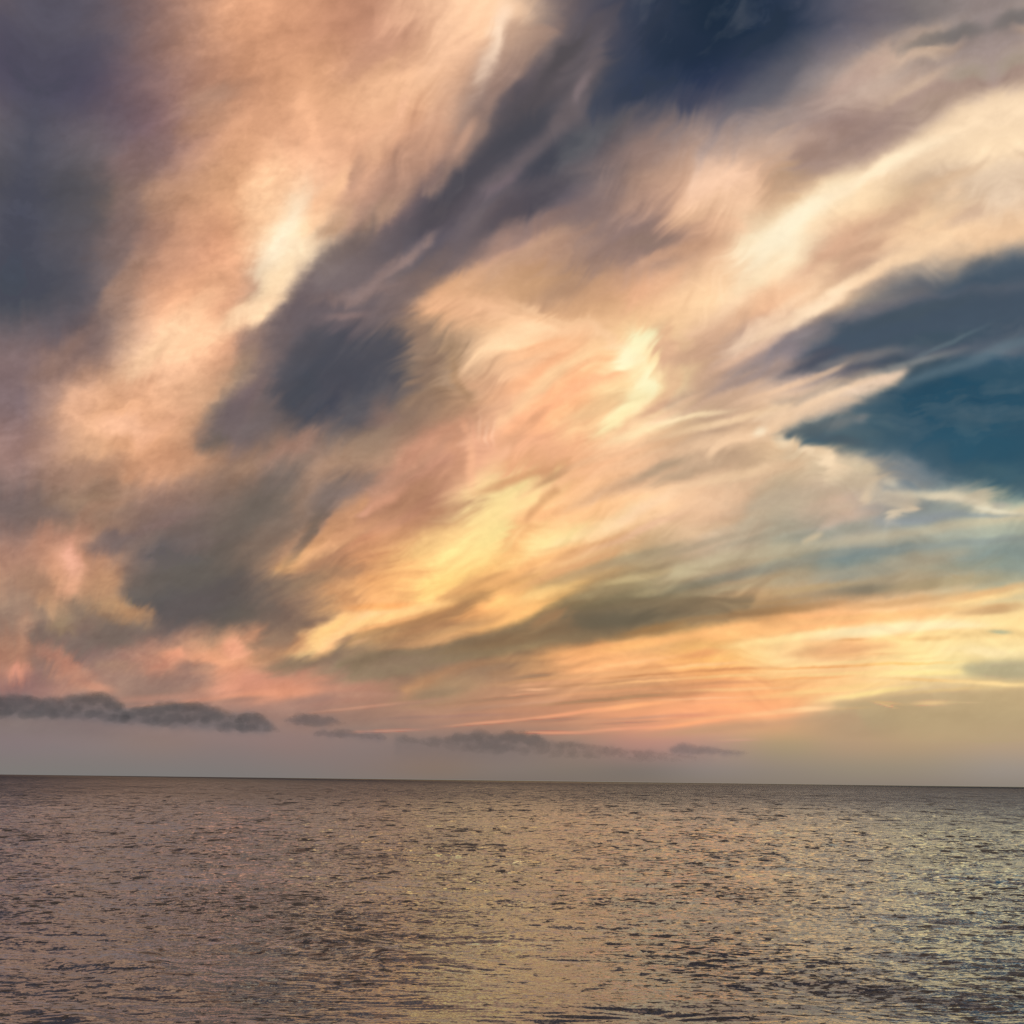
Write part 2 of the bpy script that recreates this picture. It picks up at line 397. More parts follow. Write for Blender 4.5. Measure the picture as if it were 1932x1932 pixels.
('d',5,1200,1620,200,45,18,'ffcc90',.7),
('d',5,1000,1740,330,50,20,'ffbe80',.7),
('d',5,800,1800,260,30,18,'fab47c',.6),
('d',5,560,1810,260,25,12,'b48260',.6),
('p',5,[(1340,1660),(1500,1680),(1700,1650),(1932,1620),(2200,1640),(1932,1750),(1600,1840),(1340,1880),(1000,1932),(560,1932),(860,1860),(1050,1800),(1180,1740),(1300,1700)],16,'7c6a50',.45),
('d',5,1500,1750,260,60,8,'665c48',.7),
('d',5,1150,1800,160,35,20,'9c7450',.5),
('d',5,1290,1770,60,40,30,'b08058',.5),
# T6
('d',6,200,210,260,50,35,'cca488',.6),
('d',6,100,300,160,40,20,'c8a084',.5),
('d',6,300,60,330,50,30,'f8ceaa',.4),
('d',6,560,100,330,40,36,'ffdcb8',.6),
('d',6,420,280,220,30,30,'f8cca8',.5),
('p',6,[(700,170),(860,100),(1050,20),(1500,-40),(2100,-80),(2100,330),(1700,260),(1340,330),(1100,300),(860,370),(700,400),(590,370),(640,330),(760,260),(700,230),(560,290),(500,330),(420,380),(260,420),(100,520),(0,590),(0,560),(160,480),(300,410),(480,320),(560,240),(640,200)],16,'726f76',.6),
('p',6,[(850,170),(1000,110),(1200,60),(1500,-20),(2100,-60),(2100,260),(1600,250),(1300,310),(1100,300),(900,340),(760,400),(620,370),(720,290),(820,230)],20,'405060',.85),
('d',6,1250,90,330,40,15,'4a5660',.5),
('d',6,1450,210,330,45,10,'40525e',.5),
('d',6,730,350,160,40,25,'4c4f5c',.7),
('d',6,450,420,300,28,18,'968480',.6),
('d',6,700,190,90,30,25,'a09494',.5),
('d',6,1000,330,260,30,12,'8c8480',.6),
('p',6,[(1120,400),(1240,390),(1270,420),(1200,480),(1060,560),(900,610),(760,640),(600,700),(500,760),(440,740),(480,700),(460,620),(500,580),(640,540),(800,470),(980,430)],14,'eccdac',.65),
('d',6,1120,450,160,35,22,'ecceb4',.7),
('d',6,850,530,260,20,22,'f6d2ae',.6),
('d',6,640,470,260,18,18,'f0c8a4',.6),
('d',6,850,400,110,16,25,'d8b89c',.6),
('p',6,[(480,600),(620,540),(760,500),(920,430),(1050,380),(1200,350),(1150,390),(1000,440),(880,490),(760,540),(620,580)],12,'8c8078',.5),
('d',6,1300,350,260,22,15,'8c8c8a',.6),
('d',6,1500,240,220,14,25,'66757c',.5),
('p',6,[(1270,430),(1400,390),(1600,330),(1800,240),(2000,180),(2000,240),(1800,310),(1560,400),(1340,460),(1220,510)],10,'647680',.7),
('p',6,[(590,730),(700,690),(860,640),(1000,600),(1100,550),(1280,510),(1460,460),(1640,410),(1800,330),(2100,280),(2100,1080),(1830,1080),(1660,1040),(1500,1000),(1400,940),(1300,880),(1160,850),(1000,850),(860,830),(760,800),(640,760)],22,'335263',.85),
('d',6,1500,600,330,130,5,'22485e',.8),
('d',6,1700,800,260,130,0,'2c5468',.7),
('d',6,1750,980,200,50,-5,'44626e',.6),
('d',6,820,700,200,35,10,'5c6468',.6),
('d',6,960,670,110,30,15,'757878',.7),
('d',6,1060,650,40,30,30,'808080',.6),
('d',6,900,770,170,28,-10,'4a5862',.6),
('d',6,1200,660,100,40,-20,'46606c',.5),
('p',6,[(1100,850),(1130,790),(1180,820),(1260,860),(1340,880),(1400,930),(1480,1000),(1300,1000),(1180,930)],34,'707c84',.4),
('p',6,[(570,740),(640,780),(700,810),(760,820),(860,870),(980,870),(1120,930),(1180,1000),(1280,1030),(1400,1060),(1520,1050),(1660,1060),(1800,1110),(2100,1180),(2100,1230),(1700,1170),(1500,1130),(1360,1090),(1280,1200),(1180,1100),(1080,1040),(900,1010),(760,960),(640,880),(560,820)],16,'e0c8a6',.6),
('d',6,610,780,30,50,30,'f0d4b0',.8),('d',6,730,830,40,28,-20,'f8dcb8',.8),
('d',6,840,890,90,50,-25,'f8dcb8',.8),
('d',6,900,950,70,60,-20,'e8ccaa',.6),
('d',6,480,720,40,28,20,'ffeac8',.8),
('d',6,640,830,50,35,0,'d0b494',.6),
('d',6,1210,1000,60,25,-15,'e0ceb0',.5),
('d',6,1110,1080,50,40,0,'dcc4a4',.6),
('d',6,1280,1160,45,45,-30,'d4c2a8',.7),
('d',6,1240,1080,80,35,-20,'b0a494',.7),
('d',6,1460,1080,160,30,-5,'e4d4b4',.65),
('d',6,1600,1110,160,18,-8,'dccdb2',.55),
('d',6,1780,1160,160,14,-8,'e0d6bc',.7),
('d',6,1820,1130,60,18,0,'b0a89c',.5),
('d',6,1000,1000,120,50,-10,'c8b498',.5),
('d',6,1060,930,120,30,-10,'d0bc9c',.5),
('d',6,250,680,330,22,14,'ffdcb0',.6),
('d',6,100,640,200,18,8,'ffe4b8',.7),
('d',6,330,760,300,50,15,'fcd4ac',.6),
('d',6,60,560,160,20,25,'eac09c',.5),
('d',6,200,880,200,50,5,'c6a688',.8),
('d',6,60,960,160,40,18,'b89c80',.7),
('d',6,300,980,260,30,12,'f0cca4',.6),
('d',6,170,1130,330,60,25,'f2c8a2',.5),
('d',6,500,950,200,50,15,'e8c4a0',.5),
('d',6,700,1080,300,50,12,'bca890',.6),
('d',6,500,1180,300,50,18,'bcaa90',.5),
('d',6,900,1140,200,35,8,'c4ae96',.5),
('d',6,150,1270,260,30,18,'d8b490',.6),
('d',6,200,1340,330,22,16,'a89680',.6),
('d',6,520,1300,260,20,15,'a49884',.6),
('p',6,[(720,1330),(760,1300),(830,1275),(840,1285),(790,1320),(720,1350)],6,'d4bc98',.8),
('d',6,950,1270,260,35,10,'98988a',.6),
('p',6,[(0,1460),(300,1390),(600,1350),(840,1320),(1100,1280),(1500,1220),(2000,1170),(2000,1210),(1600,1260),(1300,1310),(1000,1360),(700,1400),(300,1480),(0,1540)],10,'c4b496',.7),
('d',6,1400,1200,260,28,5,'90969a',.7),
('d',6,1700,1190,200,14,0,'8c9698',.6),
('d',6,1500,1300,330,25,6,'a0a090',.4),
('d',6,1750,1330,260,22,3,'88908c',.6),
('d',6,1100,1390,330,35,8,'7e8a88',.7),
('d',6,700,1440,330,22,10,'a09c8c',.5),
('d',6,1400,1360,260,18,6,'929890',.6),
('p',6,[(600,1530),(900,1490),(1200,1440),(1500,1390),(1640,1375),(1600,1410),(1400,1450),(1100,1500),(800,1540),(500,1580)],10,'b0a48c',.6),
('d',6,350,1520,330,28,10,'8c887c',.7),
('d',6,100,1580,200,22,12,'88806c',.6),
('d',6,300,1470,330,18,10,'b8a488',.6),
('d',6,250,1600,260,25,8,'b0a084',.5),
('d',6,800,1590,260,18,6,'b89c74',.7),
('d',6,1200,1540,330,25,8,'a8987c',.5),
('d',6,1650,1480,330,40,5,'98a090',.5),
('p',6,[(500,1640),(800,1600),(1000,1560),(1200,1550),(1500,1530),(1500,1580),(1250,1620),(1000,1650),(700,1680),(400,1740),(0,1770),(0,1700)],16,'8a7860',.6),
('d',6,1080,1590,160,28,5,'777264',.6),
('d',6,650,1700,330,26,5,'97744f',.55),
('d',6,300,1740,260,18,5,'a07c58',.6),
('d',6,600,1660,200,10,5,'b08c64',.6),
('d',6,1500,1560,330,30,5,'a89874',.5),
('d',6,1300,1660,330,22,7,'c89c6c',.6),
('d',6,1700,1620,260,22,12,'eab880',.7),
('d',6,900,1760,330,25,5,'d8a070',.6),
('d',6,1780,1700,160,22,5,'d0a474',.8),
('d',6,1100,1830,420,30,6,'ffe8b2',.7),
('d',6,1400,1790,330,28,3,'ffe6b0',.7),
('d',6,300,1840,330,50,5,'ffb878',.6),
# T7
('d',7,150,300,50,110,0,'c08c7a',.6),
('d',7,240,320,110,60,-20,'7e6c64',.7),
('d',7,260,480,90,110,0,'8c7068',.7),
('d',7,330,460,120,60,-35,'c08474',.7),
('d',7,430,560,140,60,-25,'c48878',.7),
('d',7,540,620,90,25,-10,'d09080',.7),
('d',7,110,540,60,60,0,'dc9080',.8),
('d',7,180,600,110,80,0,'906e6c',.6),
('d',7,480,380,170,60,8,'85716a',.7),
('d',7,600,330,130,60,0,'7c6c62',.6),
('d',7,460,270,80,60,0,'887068',.5),
('d',7,700,320,200,60,10,'7c6c64',.6),
('d',7,960,460,60,50,0,'eca088',.9),
('d',7,880,510,100,50,20,'cc8c7c',.7),
('d',7,1020,530,60,60,0,'a47c74',.5),
('d',7,1320,410,70,80,60,'f0a48c',.85),
('d',7,1380,330,50,50,0,'c88c74',.6),
('d',7,1250,560,120,60,-30,'e09880',.7),
('d',7,1400,600,160,60,0,'d89080',.6),
('d',7,1560,640,200,60,5,'e0947c',.6),
('d',7,1450,660,330,25,5,'e49880',.6),
('d',7,1700,580,170,50,20,'d8907c',.5),
('d',7,1080,510,110,40,0,'9c7a70',.6),
('d',7,1000,590,200,50,5,'9a7870',.7),
('d',7,700,600,260,80,0,'987870',.6),
('d',7,640,500,120,40,0,'a07c6c',.5),
('d',7,900,680,260,25,3,'bc8478',.6),
('d',7,1000,700,330,10,5,'c88878',.6),
('d',7,1300,690,160,16,5,'9c7870',.6),
('d',7,1700,690,200,25,8,'a07c74',.6),
('d',7,1800,330,130,50,25,'ffcc90',.9),
('d',7,1880,280,110,40,30,'ffc088',.8),
('d',7,1600,400,170,40,20,'c89070',.6),
('d',7,1640,500,160,40,10,'8c7460',.7),
('d',7,1870,520,120,60,10,'8c7664',.6),
('d',7,1900,360,70,18,20,'a88068',.7),
('d',7,1500,380,110,60,30,'9c7c6a',.5),
('d',7,1900,150,60,110,60,'c88c68',.5),
('d',7,1000,850,900,60,-4,'8f7a7c',.35),
# T8
('d',8,120,300,230,35,35,'ffc898',.85),
('d',8,30,380,110,40,40,'ffc090',.8),
('d',8,380,225,330,30,15,'ffc48c',.8),
('d',8,330,270,260,14,15,'f0aa78',.5),
('p',8,[(150,340),(280,300),(440,270),(620,220),(720,150),(860,110),(980,95),(880,150),(760,190),(700,240),(660,300),(560,340),(400,370),(260,390),(100,400)],14,'a8805e',.6),
('d',8,200,370,60,14,20,'c89878',.6),
('d',8,700,300,230,28,12,'c0906c',.6),
('d',8,600,360,260,22,10,'c89470',.5),
('p',8,[(640,380),(760,350),(960,300),(1080,260),(1200,215),(1340,190),(1500,180),(1700,140),(1932,110),(2400,120),(2400,170),(1932,250),(1600,350),(1340,400),(1100,430),(860,470),(640,480),(400,560),(100,560),(80,490),(300,420),(500,400)],12,'86735a',.75),
('d',8,1000,360,330,45,10,'8a6c50',.6),
('d',8,1250,240,110,40,25,'b08460',.6),
('d',8,1600,240,300,55,8,'6c6250',.75),
('d',8,450,480,260,50,8,'967b68',.6),
('d',8,260,540,200,45,5,'967e6a',.6),
('d',8,1800,300,200,28,12,'a07850',.6),
('p',8,[(420,640),(540,560),(700,510),(900,480),(780,530),(680,570),(560,630),(460,680)],16,'d8946f',.5),
('d',8,700,620,260,50,15,'b08a70',.5),
('d',8,620,650,130,25,10,'9a7e68',.6),
('d',8,1000,470,260,22,8,'b08464',.5),
('p',8,[(900,530),(1100,510),(1300,490),(1500,460),(1800,430),(1600,460),(1400,500),(1200,530),(1050,550),(900,560)],8,'a87c5c',.4),
('d',8,1150,560,130,16,6,'a07c64',.6),
('d',8,1500,410,330,20,8,'fab07c',.7),
('d',8,1750,380,260,30,10,'ffb87c',.7),
('d',8,1650,490,260,12,8,'ffba88',.7),
('d',8,1800,510,200,10,5,'e8a070',.5),
('d',8,1350,560,330,14,6,'dca078',.5),
('d',8,1180,600,110,12,6,'e0a080',.6),
('d',8,1170,632,90,8,4,'f0b090',.8),
('d',8,1800,550,260,7,4,'cc8c64',.7),
('d',8,1500,600,330,8,4,'c48c6c',.6),
('d',8,1850,620,260,7,4,'c88c68',.7),
('d',8,1800,585,260,8,4,'ffbc88',.6),
('d',8,1600,640,330,10,4,'e4a07c',.6),
('d',8,1500,690,330,12,5,'b08468',.7),
('d',8,1800,665,260,9,3,'b88868',.7),
('d',8,1100,660,110,8,5,'dc9c80',.6),
('d',8,900,690,330,10,5,'a87e68',.6),
('d',8,1000,720,330,8,5,'c4907c',.5),
('d',8,1700,720,330,14,7,'ffae80',.85),
('d',8,1350,765,260,9,7,'f0a080',.8),
('d',8,950,810,260,8,5,'e09880',.7),
('d',8,1250,800,200,10,3,'a87c6c',.6),
('d',8,700,780,330,10,2,'a87e74',.5),
('d',8,330,860,200,8,2,'c88c80',.6),
('d',8,1700,790,330,9,4,'c8907c',.6),
('d',8,1700,845,330,10,4,'f0a084',.5),
('d',8,1250,870,200,8,0,'e0947c',.7),
('d',8,1650,815,200,6,3,'b48474',.6),
('d',8,200,660,200,18,0,'b8887a',.5),
('d',8,200,740,330,7,6,'a47c70',.6),
('d',8,250,725,330,8,6,'cc9080',.5),
('d',8,400,790,200,9,3,'9c7a70',.6),
('d',8,500,700,200,14,8,'a88070',.4),
('d',8,800,740,200,14,5,'a88070',.4),
# T9
('d',9,300,300,260,35,6,'ffbc80',.6),
('d',9,700,340,330,22,8,'ffdc9c',.7),
('d',9,1100,300,330,28,5,'ffe8b4',.85),
('d',9,1500,280,260,22,0,'ffe8b4',.85),
('d',9,900,240,330,25,5,'eeb478',.5),
('d',9,1300,210,330,22,5,'f6c080',.5),
('d',9,1750,120,200,35,10,'ffd898',.8),
('d',9,1750,200,160,18,3,'d0a878',.8),
('p',9,[(1500,320),(1600,310),(1740,300),(1860,290),(2000,300),(2000,340),(1860,330),(1700,345),(1580,340)],6,'e0be84',.75),
('d',9,1820,310,60,10,0,'b4b08c',.7),
('d',9,1400,350,160,14,0,'f0c484',.6),
('d',9,1550,400,240,60,-8,'ffe2a2',.7),
('d',9,1750,420,200,35,-3,'ffe6b0',.7),
('p',9,[(560,440),(760,400),(1000,385),(1200,370),(1260,385),(1060,420),(1000,440),(860,465),(700,460)],9,'dca070',.55),
('d',9,980,355,90,8,5,'eeb478',.7),
('d',9,1000,440,260,8,2,'f8c084',.5),
('d',9,1000,480,420,10,3,'ffd898',.7),
('d',9,800,510,330,7,2,'f4b070',.7),
('d',9,1250,490,260,8,2,'ffc878',.6),
('d',9,250,525,260,10,3,'e09a68',.75),
('d',9,150,500,220,9,4,'ffc48c',.7),
('d',9,150,440,130,25,8,'eea470',.6),
('d',9,400,555,330,9,3,'ffca8c',.7),
('d',9,200,600,330,10,3,'dc9a70',.7),
('d',9,700,570,260,8,3,'ffb878',.6),
('d',9,900,545,330,8,3,'ffd894',.6),
('d',9,350,630,330,9,2,'ffc48c',.6),
('d',9,60,655,120,10,2,'e09c74',.6),
('d',9,700,660,200,7,2,'f8ac78',.6),
('d',9,250,700,260,8,2,'eea47c',.5),
('d',9,150,680,260,6,2,'ffbc90',.6),
('d',9,900,630,400,20,6,'ffd490',.6),
('d',9,1400,580,260,9,-2,'f0c484',.7),
('d',9,1400,540,330,18,2,'ffe49c',.7),
('d',9,1100,650,260,16,8,'ffe098',.7),
('d',9,1620,530,60,40,0,'e8d49c',.6),
('p',9,[(1600,500),(1700,480),(1860,475),(2100,470),(2100,580),(1860,575),(1720,570),(1620,550),(1570,520)],9,'aaa284',.8),
('d',9,1780,600,260,12,-3,'ffdc9c',.8),
('d',9,1450,640,260,10,5,'e8c488',.6),
('p',9,[(880,700),(1000,690),(1200,660),(1400,640),(1600,640),(1860,630),(2100,610),(2100,1000),(700,1000),(600,900),(700,800),(850,760),(900,730)],8,'b8a07a',.8,(0,720,0,930)),
('d',9,1180,705,90,8,-5,'d4b07c',.7),
('d',9,1180,720,60,5,-15,'e4bc84',.7),
('d',9,1430,705,110,14,3,'e0bc88',.85),
('d',9,1600,700,90,4,0,'d0b888',.6),
('d',9,980,735,110,6,2,'caa878',.5),
('d',9,700,745,160,14,4,'ffd29c',.8),
('d',9,450,770,330,12,5,'ffc08c',.8),
('d',9,150,810,260,14,8,'ffac80',.8),
('d',9,80,775,110,10,2,'e09478',.6),
('p',9,[(-200,880),(0,860),(200,825),(400,805),(600,795),(840,765),(1000,740),(1100,900),(700,1000),(-300,1040)],9,'ba9878',.6,(0,800,0,930)),
('d',9,350,910,110,7,2,'c89c84',.6),

('d',9,250,850,330,20,5,'c09478',.4),
('d',9,1600,850,420,80,0,'b8a07a',.5),
# soft dark body and haze of the low cloud bank, painted onto the high sheet
('p',7,[(-400,660),(60,668),(130,655),(220,690),(330,682),(400,665),(450,652),(500,660),(560,648),(610,668),(650,700),(700,738),(780,728),(840,728),(870,706),(960,700),(1080,712),(1150,720),(1210,745),(1260,775),(1310,755),(1370,758),(1430,778),(1490,806),(1510,850),(1480,874),(1350,868),(1200,860),(1050,852),(900,840),(760,826),(620,822),(500,800),(330,795),(100,790),(-400,790)],9,'6c676b',.62),
('p',7,[(1560,800),(1610,782),(1650,768),(1720,770),(1800,782),(1880,800),(1840,826),(1760,836),(1660,832),(1600,820)],8,'6e666a',.5),
('p',8,[(-80,862),(0,858),(60,862),(110,850),(170,872),(230,866),(300,872),(340,905),(300,915),(180,905),(60,895),(-60,885)],6,'75696b',.5),
('p',8,[(380,885),(440,888),(500,900),(560,905),(590,890),(660,908),(720,872),(780,880),(820,868),(845,853),(880,875),(950,890),(980,868),(1030,864),(1090,872),(1130,890),(1170,882),(1220,912),(1300,930),(1370,920),(1450,940),(1560,950),(1640,960),(1700,972),(1780,970),(1900,990),(2150,1010),(2150,1100),(380,1100)],6,'746967',.6,(0,900,0,1060)),
('p',9,[(-30,960),(20,942),(60,925),(90,940),(130,948),(190,944),(240,958),(300,970),(400,975),(380,990),(200,988),(0,990)],5,'7a6e6e',.55),
]
def cubic_axis(n, knots, lo):
    x = lo + (np.arange(n)+.5)/PS
    k = np.array(knots, float); i = np.clip(np.searchsorted(k, x)-1, 0, len(k)-2)
    t = np.clip((x-k[i])/(k[i+1]-k[i]), 0, 1); W = np.zeros((n, len(k)))
    r = np.arange(n)
    c = (2*t**3-3*t**2+1, t**3-2*t**2+t, -2*t**3+3*t**2, t**3-t**2)
    h = k[i+1]-k[i]
    def add(j, w): np.add.at(W, (r, j), w)
    add(i, c[0]); add(i+1, c[2])
    im, ip = np.maximum(i-1,0), np.minimum(i+2,len(k)-1)
    d0 = h/(k[i+1]-k[im]); add(i+1, c[1]*d0); add(im, -c[1]*d0)
    d1 = h/(k[ip]-k[i]); add(ip, c[3]*d1); add(i, -c[3]*d1)
    return W
def vnoise(x, y, seed):                    # smooth gradient noise, about -1..1
    xi = np.floor(x).astype(np.int64); yi = np.floor(y).astype(np.int64)
    xf = x-xi; yf = y-yi
    def g(ix, iy):
        h = (ix*374761393 + iy*668265263 + seed*974634777) & 0xffffffff
        h = ((h ^ (h >> 13))*1274126177) & 0xffffffff
        a = ((h ^ (h >> 16)) & 0xffff)/65536*2*np.pi
        return np.cos(a), np.sin(a)
    u = xf*xf*xf*(xf*(xf*6-15)+10); v = yf*yf*yf*(yf*(yf*6-15)+10)
    def dt(ox, oy):
        a, b = g(xi+ox, yi+oy); return a*(xf-ox)+b*(yf-oy)
    n0 = dt(0,0)*(1-u)+dt(1,0)*u; n1 = dt(0,1)*(1-u)+dt(1,1)*u
    return (n0*(1-v)+n1*v)*1.5
def fbm(x, y, seed, o=4, gain=.5):
    s = 0; a = 1; t = 0
    for k in range(o):
        s = s + a*vnoise(x*2**k, y*2**k, seed+17*k); t += a; a *= gain
    return s/t*1.4
def blur(a, s):
    if s < .35: return a
    r = int(3*s)+1; k = np.exp(-np.arange(-r, r+1)**2/(2*s*s)); k /= k.sum()
    a = np.apply_along_axis(lambda v: np.convolve(v, k, 'same'), 0, a)
    return np.apply_along_axis(lambda v: np.convolve(v, k, 'same'), 1, a)
def lay_on(img, Xw, Yw, phase):
    for n_f, f in enumerate(FEAT):
        thin = (f[0] == 'd' and min(f[4], f[5]) <= 32 and f[1] != 4) or (f[0] == 'p' and f[3] <= 10 and f[1] in (5, 6, 7, 8, 9))
        if n_f >= len(FEAT)-5: thin = None
        if thin != {1: False, 2: True, 3: None}[phase]: continue
        if f[0] == 'd':
            _, t, x, y, rx, ry, ang, col, op = f[:9]; pw = f[9] if len(f) > 9 else 2.7; op = min(1, op*(1.25 if ry < 31 else 1))
            ox, oy, s = TILE[t]; cx, cy = ox+x*s, oy+y*s; rx *= s; ry *= s
            R = 2.3*max(rx, ry)+30
            x0, x1 = [int(np.clip((v-U0)*PS, 0, PW)) for v in (cx-R, cx+R)]
            y0, y1 = [int(np.clip((v-V0)*PS, 0, PH)) for v in (cy-R, cy+R)]
            if x1 <= x0 or y1 <= y0: continue
            dx = Xw[y0:y1,x0:x1]-cx; dy = -(Yw[y0:y1,x0:x1]-cy)
            a = math.radians(ang); ca, sa = math.cos(a), math.sin(a)
            q = ((dx*ca+dy*sa)/rx)**2+((-dx*sa+dy*ca)/ry)**2
            if phase > 1: op = min(1, op*(1.1 if f[1] in (8, 9) else .85))
            m = (op*np.exp(-(q**(pw/2))))[..., None]
            img[y0:y1,x0:x1] += (hexc(col)-img[y0:y1,x0:x1])*m
        else:
            _, t, pts, bl, col, op = f[:6]
            ox, oy, s = TILE[t]; P = [(ox+a*s, oy+b*s) for a, b in pts]; bl = bl*s*1.35+.8; op = op*.92
            R = 3*bl+30
            x0, x1 = [int(np.clip((v-U0)*PS, 0, PW)) for v in (min(p[0] for p in P)-R, max(p[0] for p in P)+R)]
            y0, y1 = [int(np.clip((v-V0)*PS, 0, PH)) for v in (min(p[1] for p in P)-R, max(p[1] for p in P)+R)]
            if x1 <= x0 or y1 <= y0: continue
            xs, ys = Xw[y0:y1,x0:x1], Yw[y0:y1,x0:x1]; ins = np.zeros(xs.shape, bool)
            for (ax, ay), (bx, by) in zip(P, P[1:]+P[:1]):
                if ay == by: continue
                c = ((ay > ys) != (by > ys)) & (xs < (bx-ax)*(ys-ay)/(by-ay)+ax); ins ^= c
            pad = int(3*bl*PS)+2
            m = blur(np.pad(ins.astype(float), pad, mode='edge'), bl*PS)[pad:-pad, pad:-pad][..., None]*op
            if len(f) > 6:                     # fade out towards one side
                ax, ay, bx, by = f[6]; ax = ox+ax*s; ay = oy+ay*s; bx = ox+bx*s; by = oy+by*s
                q = ((xs-ax)*(bx-ax)+(ys-ay)*(by-ay))/((bx-ax)**2+(by-ay)**2)
                m = m*(1-np.clip(q, 0, 1))[..., None]**1.5
            img[y0:y1,x0:x1] += (hexc(col)-img[y0:y1,x0:x1])*m
def paint_sky():
    G = np.array([[hexc(h) for h in r.split()] for r in GRID.strip().split('\n')])
    wy = cubic_axis(PH, GY, V0); wx = cubic_axis(PW, GX, U0)
    img = np.einsum('yj,jkc,xk->yxc', wy, G, wx)
    yy, xx = np.mgrid[0:PH, 0:PW]
    X = U0+(xx+.5)/PS; Y = V0+(yy+.5)/PS
    # everything is painted through a gentle warp so that no outline is a drawn curve
    wxn = 13*fbm(X/150, Y/150, 3, 3)+5*fbm(X/44, Y/40, 5, 2, .5)
    wyn = 9*fbm(X/150, Y/110, 7, 3)+4*fbm(X/44, Y/34, 9, 2, .5)
    low = np.clip((1400-Y)/260, .12, 1)
    Xw = X+wxn*(.4+.6*low)*.8; Yw = Y+wyn*low*.8
    lay_on(img, Xw, Yw, 1)
    # fallstreaks: ice crystals combed out along one wind direction; seen from below the fibres fan out of
    # one point low on the left of the horizon. The cloud is drawn out along them, strand by strand.
    dx, dy = X-30, 1430-Y; th0 = np.arctan2(dy, dx+1e-6); r = np.hypot(dx, dy)+1; lr = np.log(r+60)
    th = th0+.05*vnoise(X/420, Y/420, 21)+.02*fbm(X/110, Y/110, 23, 2)
    wr = np.clip((X-380)/520, 0, 1); wlow = np.clip((1410-Y)/150, 0, 1)
    fib = fbm(th*13, lr*3.0, 61, 5, .62); fine = fbm(th*38, lr*6.0, 63, 3, .55)
    L = (13+40*wr)*wlow*fib+(3+15*wr)*wlow*fine
    bx = fbm(X/85, Y/62, 65, 5, .62); by = fbm(X/85, Y/62, 67, 5, .62)      # and curdled where it is thick
    sx = X+L*dx/r+(12-5*wr)*wlow*bx; sy = Y-L*dy/r+(9-4*wr)*wlow*by
    gx = np.clip((sx-U0)*PS-.5, 0, PW-1.001); gy = np.clip((sy-V0)*PS-.5, 0, PH-1.001)
    ix = gx.astype(int); iy = gy.astype(int); fx = (gx-ix)[..., None]; fy = (gy-iy)[..., None]
    img = (img[iy, ix]*(1-fx)+img[iy, ix+1]*fx)*(1-fy)+(img[iy+1, ix]*(1-fx)+img[iy+1, ix+1]*fx)*fy
    sg = np.stack([blur(np.pad(img[..., k], 24, mode='edge'), 7)[24:-24, 24:-24] for k in range(3)], -1)
    img = img+.4*(img-sg)
    lay_on(img, X+(Xw-X)*.45+L*.3*dx/r+3*bx*wlow, Y+(Yw-Y)*.45-L*.3*dy/r+3*by*wlow, 2)
    jl = np.clip((Y-1270)/30, 0, 1); jx = 5*jl*fbm(X/17, Y/9, 71, 3, .6); jy = 6*jl*fbm(X/14, Y/9, 73, 3, .6)
    lay_on(img, X+jx+(Xw-X)*.45, Y+jy+(Yw-Y)*.45, 3)
    # brighter strands and dusky gaps of the veil, painted into its colour
    cl = fbm((X+.6*Y)/120, (Y+.1*X)/70, 41, 7, .64); vein = fbm(X/46+1.5*bx, Y/34+1.5*by, 43, 5, .6)
    patch = np.clip(.55+.8*fbm(X/260, Y/200, 51, 2), 0, 1)
    low2 = np.clip((Y-950)/200, 0, 1)*wr
    lum = img.mean(2)
    veil = np.clip(fib+.35*bx, 0, 1)*wr*np.clip((.45-lum)/.2, 0, 1)*np.clip((1150-Y)/150, 0, 1)     # thin veils drawn across the blue gaps
    img = img+(np.array([.62,.57,.54])-img)*(.42*veil)[..., None]; lum = img.mean(2)
    body = np.clip((lum-.22)/.3, .3, 1)*np.clip((1.08-lum)/.3, .25, 1)
    mod = body*wlow*((.018+.058*wr)*(.4+.9*patch)*(fib+(.6+.5*low2)*fine)+(.13-.075*wr)*cl+(.065-.035*wr)*vein)
    img = img*(1+mod[..., None]*np.array([.95, 1.07, 1.12]))
    wl = (np.clip((Y-980)/120, 0, 1)*np.clip((1440-Y)/60, 0, 1)*np.clip((1560-X)/400, 0, 1))[..., None]
    wl = wl*np.clip((img.mean(2, keepdims=True)-.4)/.2, 0, 1)
    img = img*(1+wl*np.array([.01, .035, -.035]))
    return np.clip(img, 0, 1)
# ================================================================= CLOUDS HIGH UP
PIC = paint_sky()
def look_up(az, el):
    """colour of the painted sky in a direction; outside the painted part the same cloud streets go on"""
    A = R(27); t = np.mod(az+A, 4*A); a = np.where(t < 2*A, t-A, 3*A-t)
    e = np.where(el > R(40), R(40)-(el-R(40))*.4, el)
    near = (np.abs(az) < R(34)) & (el < R(44)); a = np.where(near, az, a); e = np.where(near, el, e)
    a = np.where(near & (np.abs(az) > A), np.sign(az)*(2*A-np.abs(az)), a)
    e = np.where(near & (el > R(42)), R(84)-el, e)
    d = np.stack([np.sin(a)*np.cos(e), np.cos(a)*np.cos(e), np.sin(e)], -1)
    z = d@np.array(Fv); x = 966+966*(d@np.array(Rv))/z/TF; y = 966-966*(d@np.array(Uv))/z/TF
    gx = np.clip((x-U0)*PS-.5, 0, PW-1.001); gy = np.clip((y-V0)*PS-.5, 0, PH-1.001)
    ix = gx.astype(int); iy = gy.astype(int); fx = (gx-ix)[..., None]; fy = (gy-iy)[..., None]
    c = (PIC[iy, ix]*(1-fx)+PIC[iy, ix+1]*fx)*(1-fy)+(PIC[iy+1, ix]*(1-fx)+PIC[iy+1, ix+1]*fx)*fy
    return c, x, y
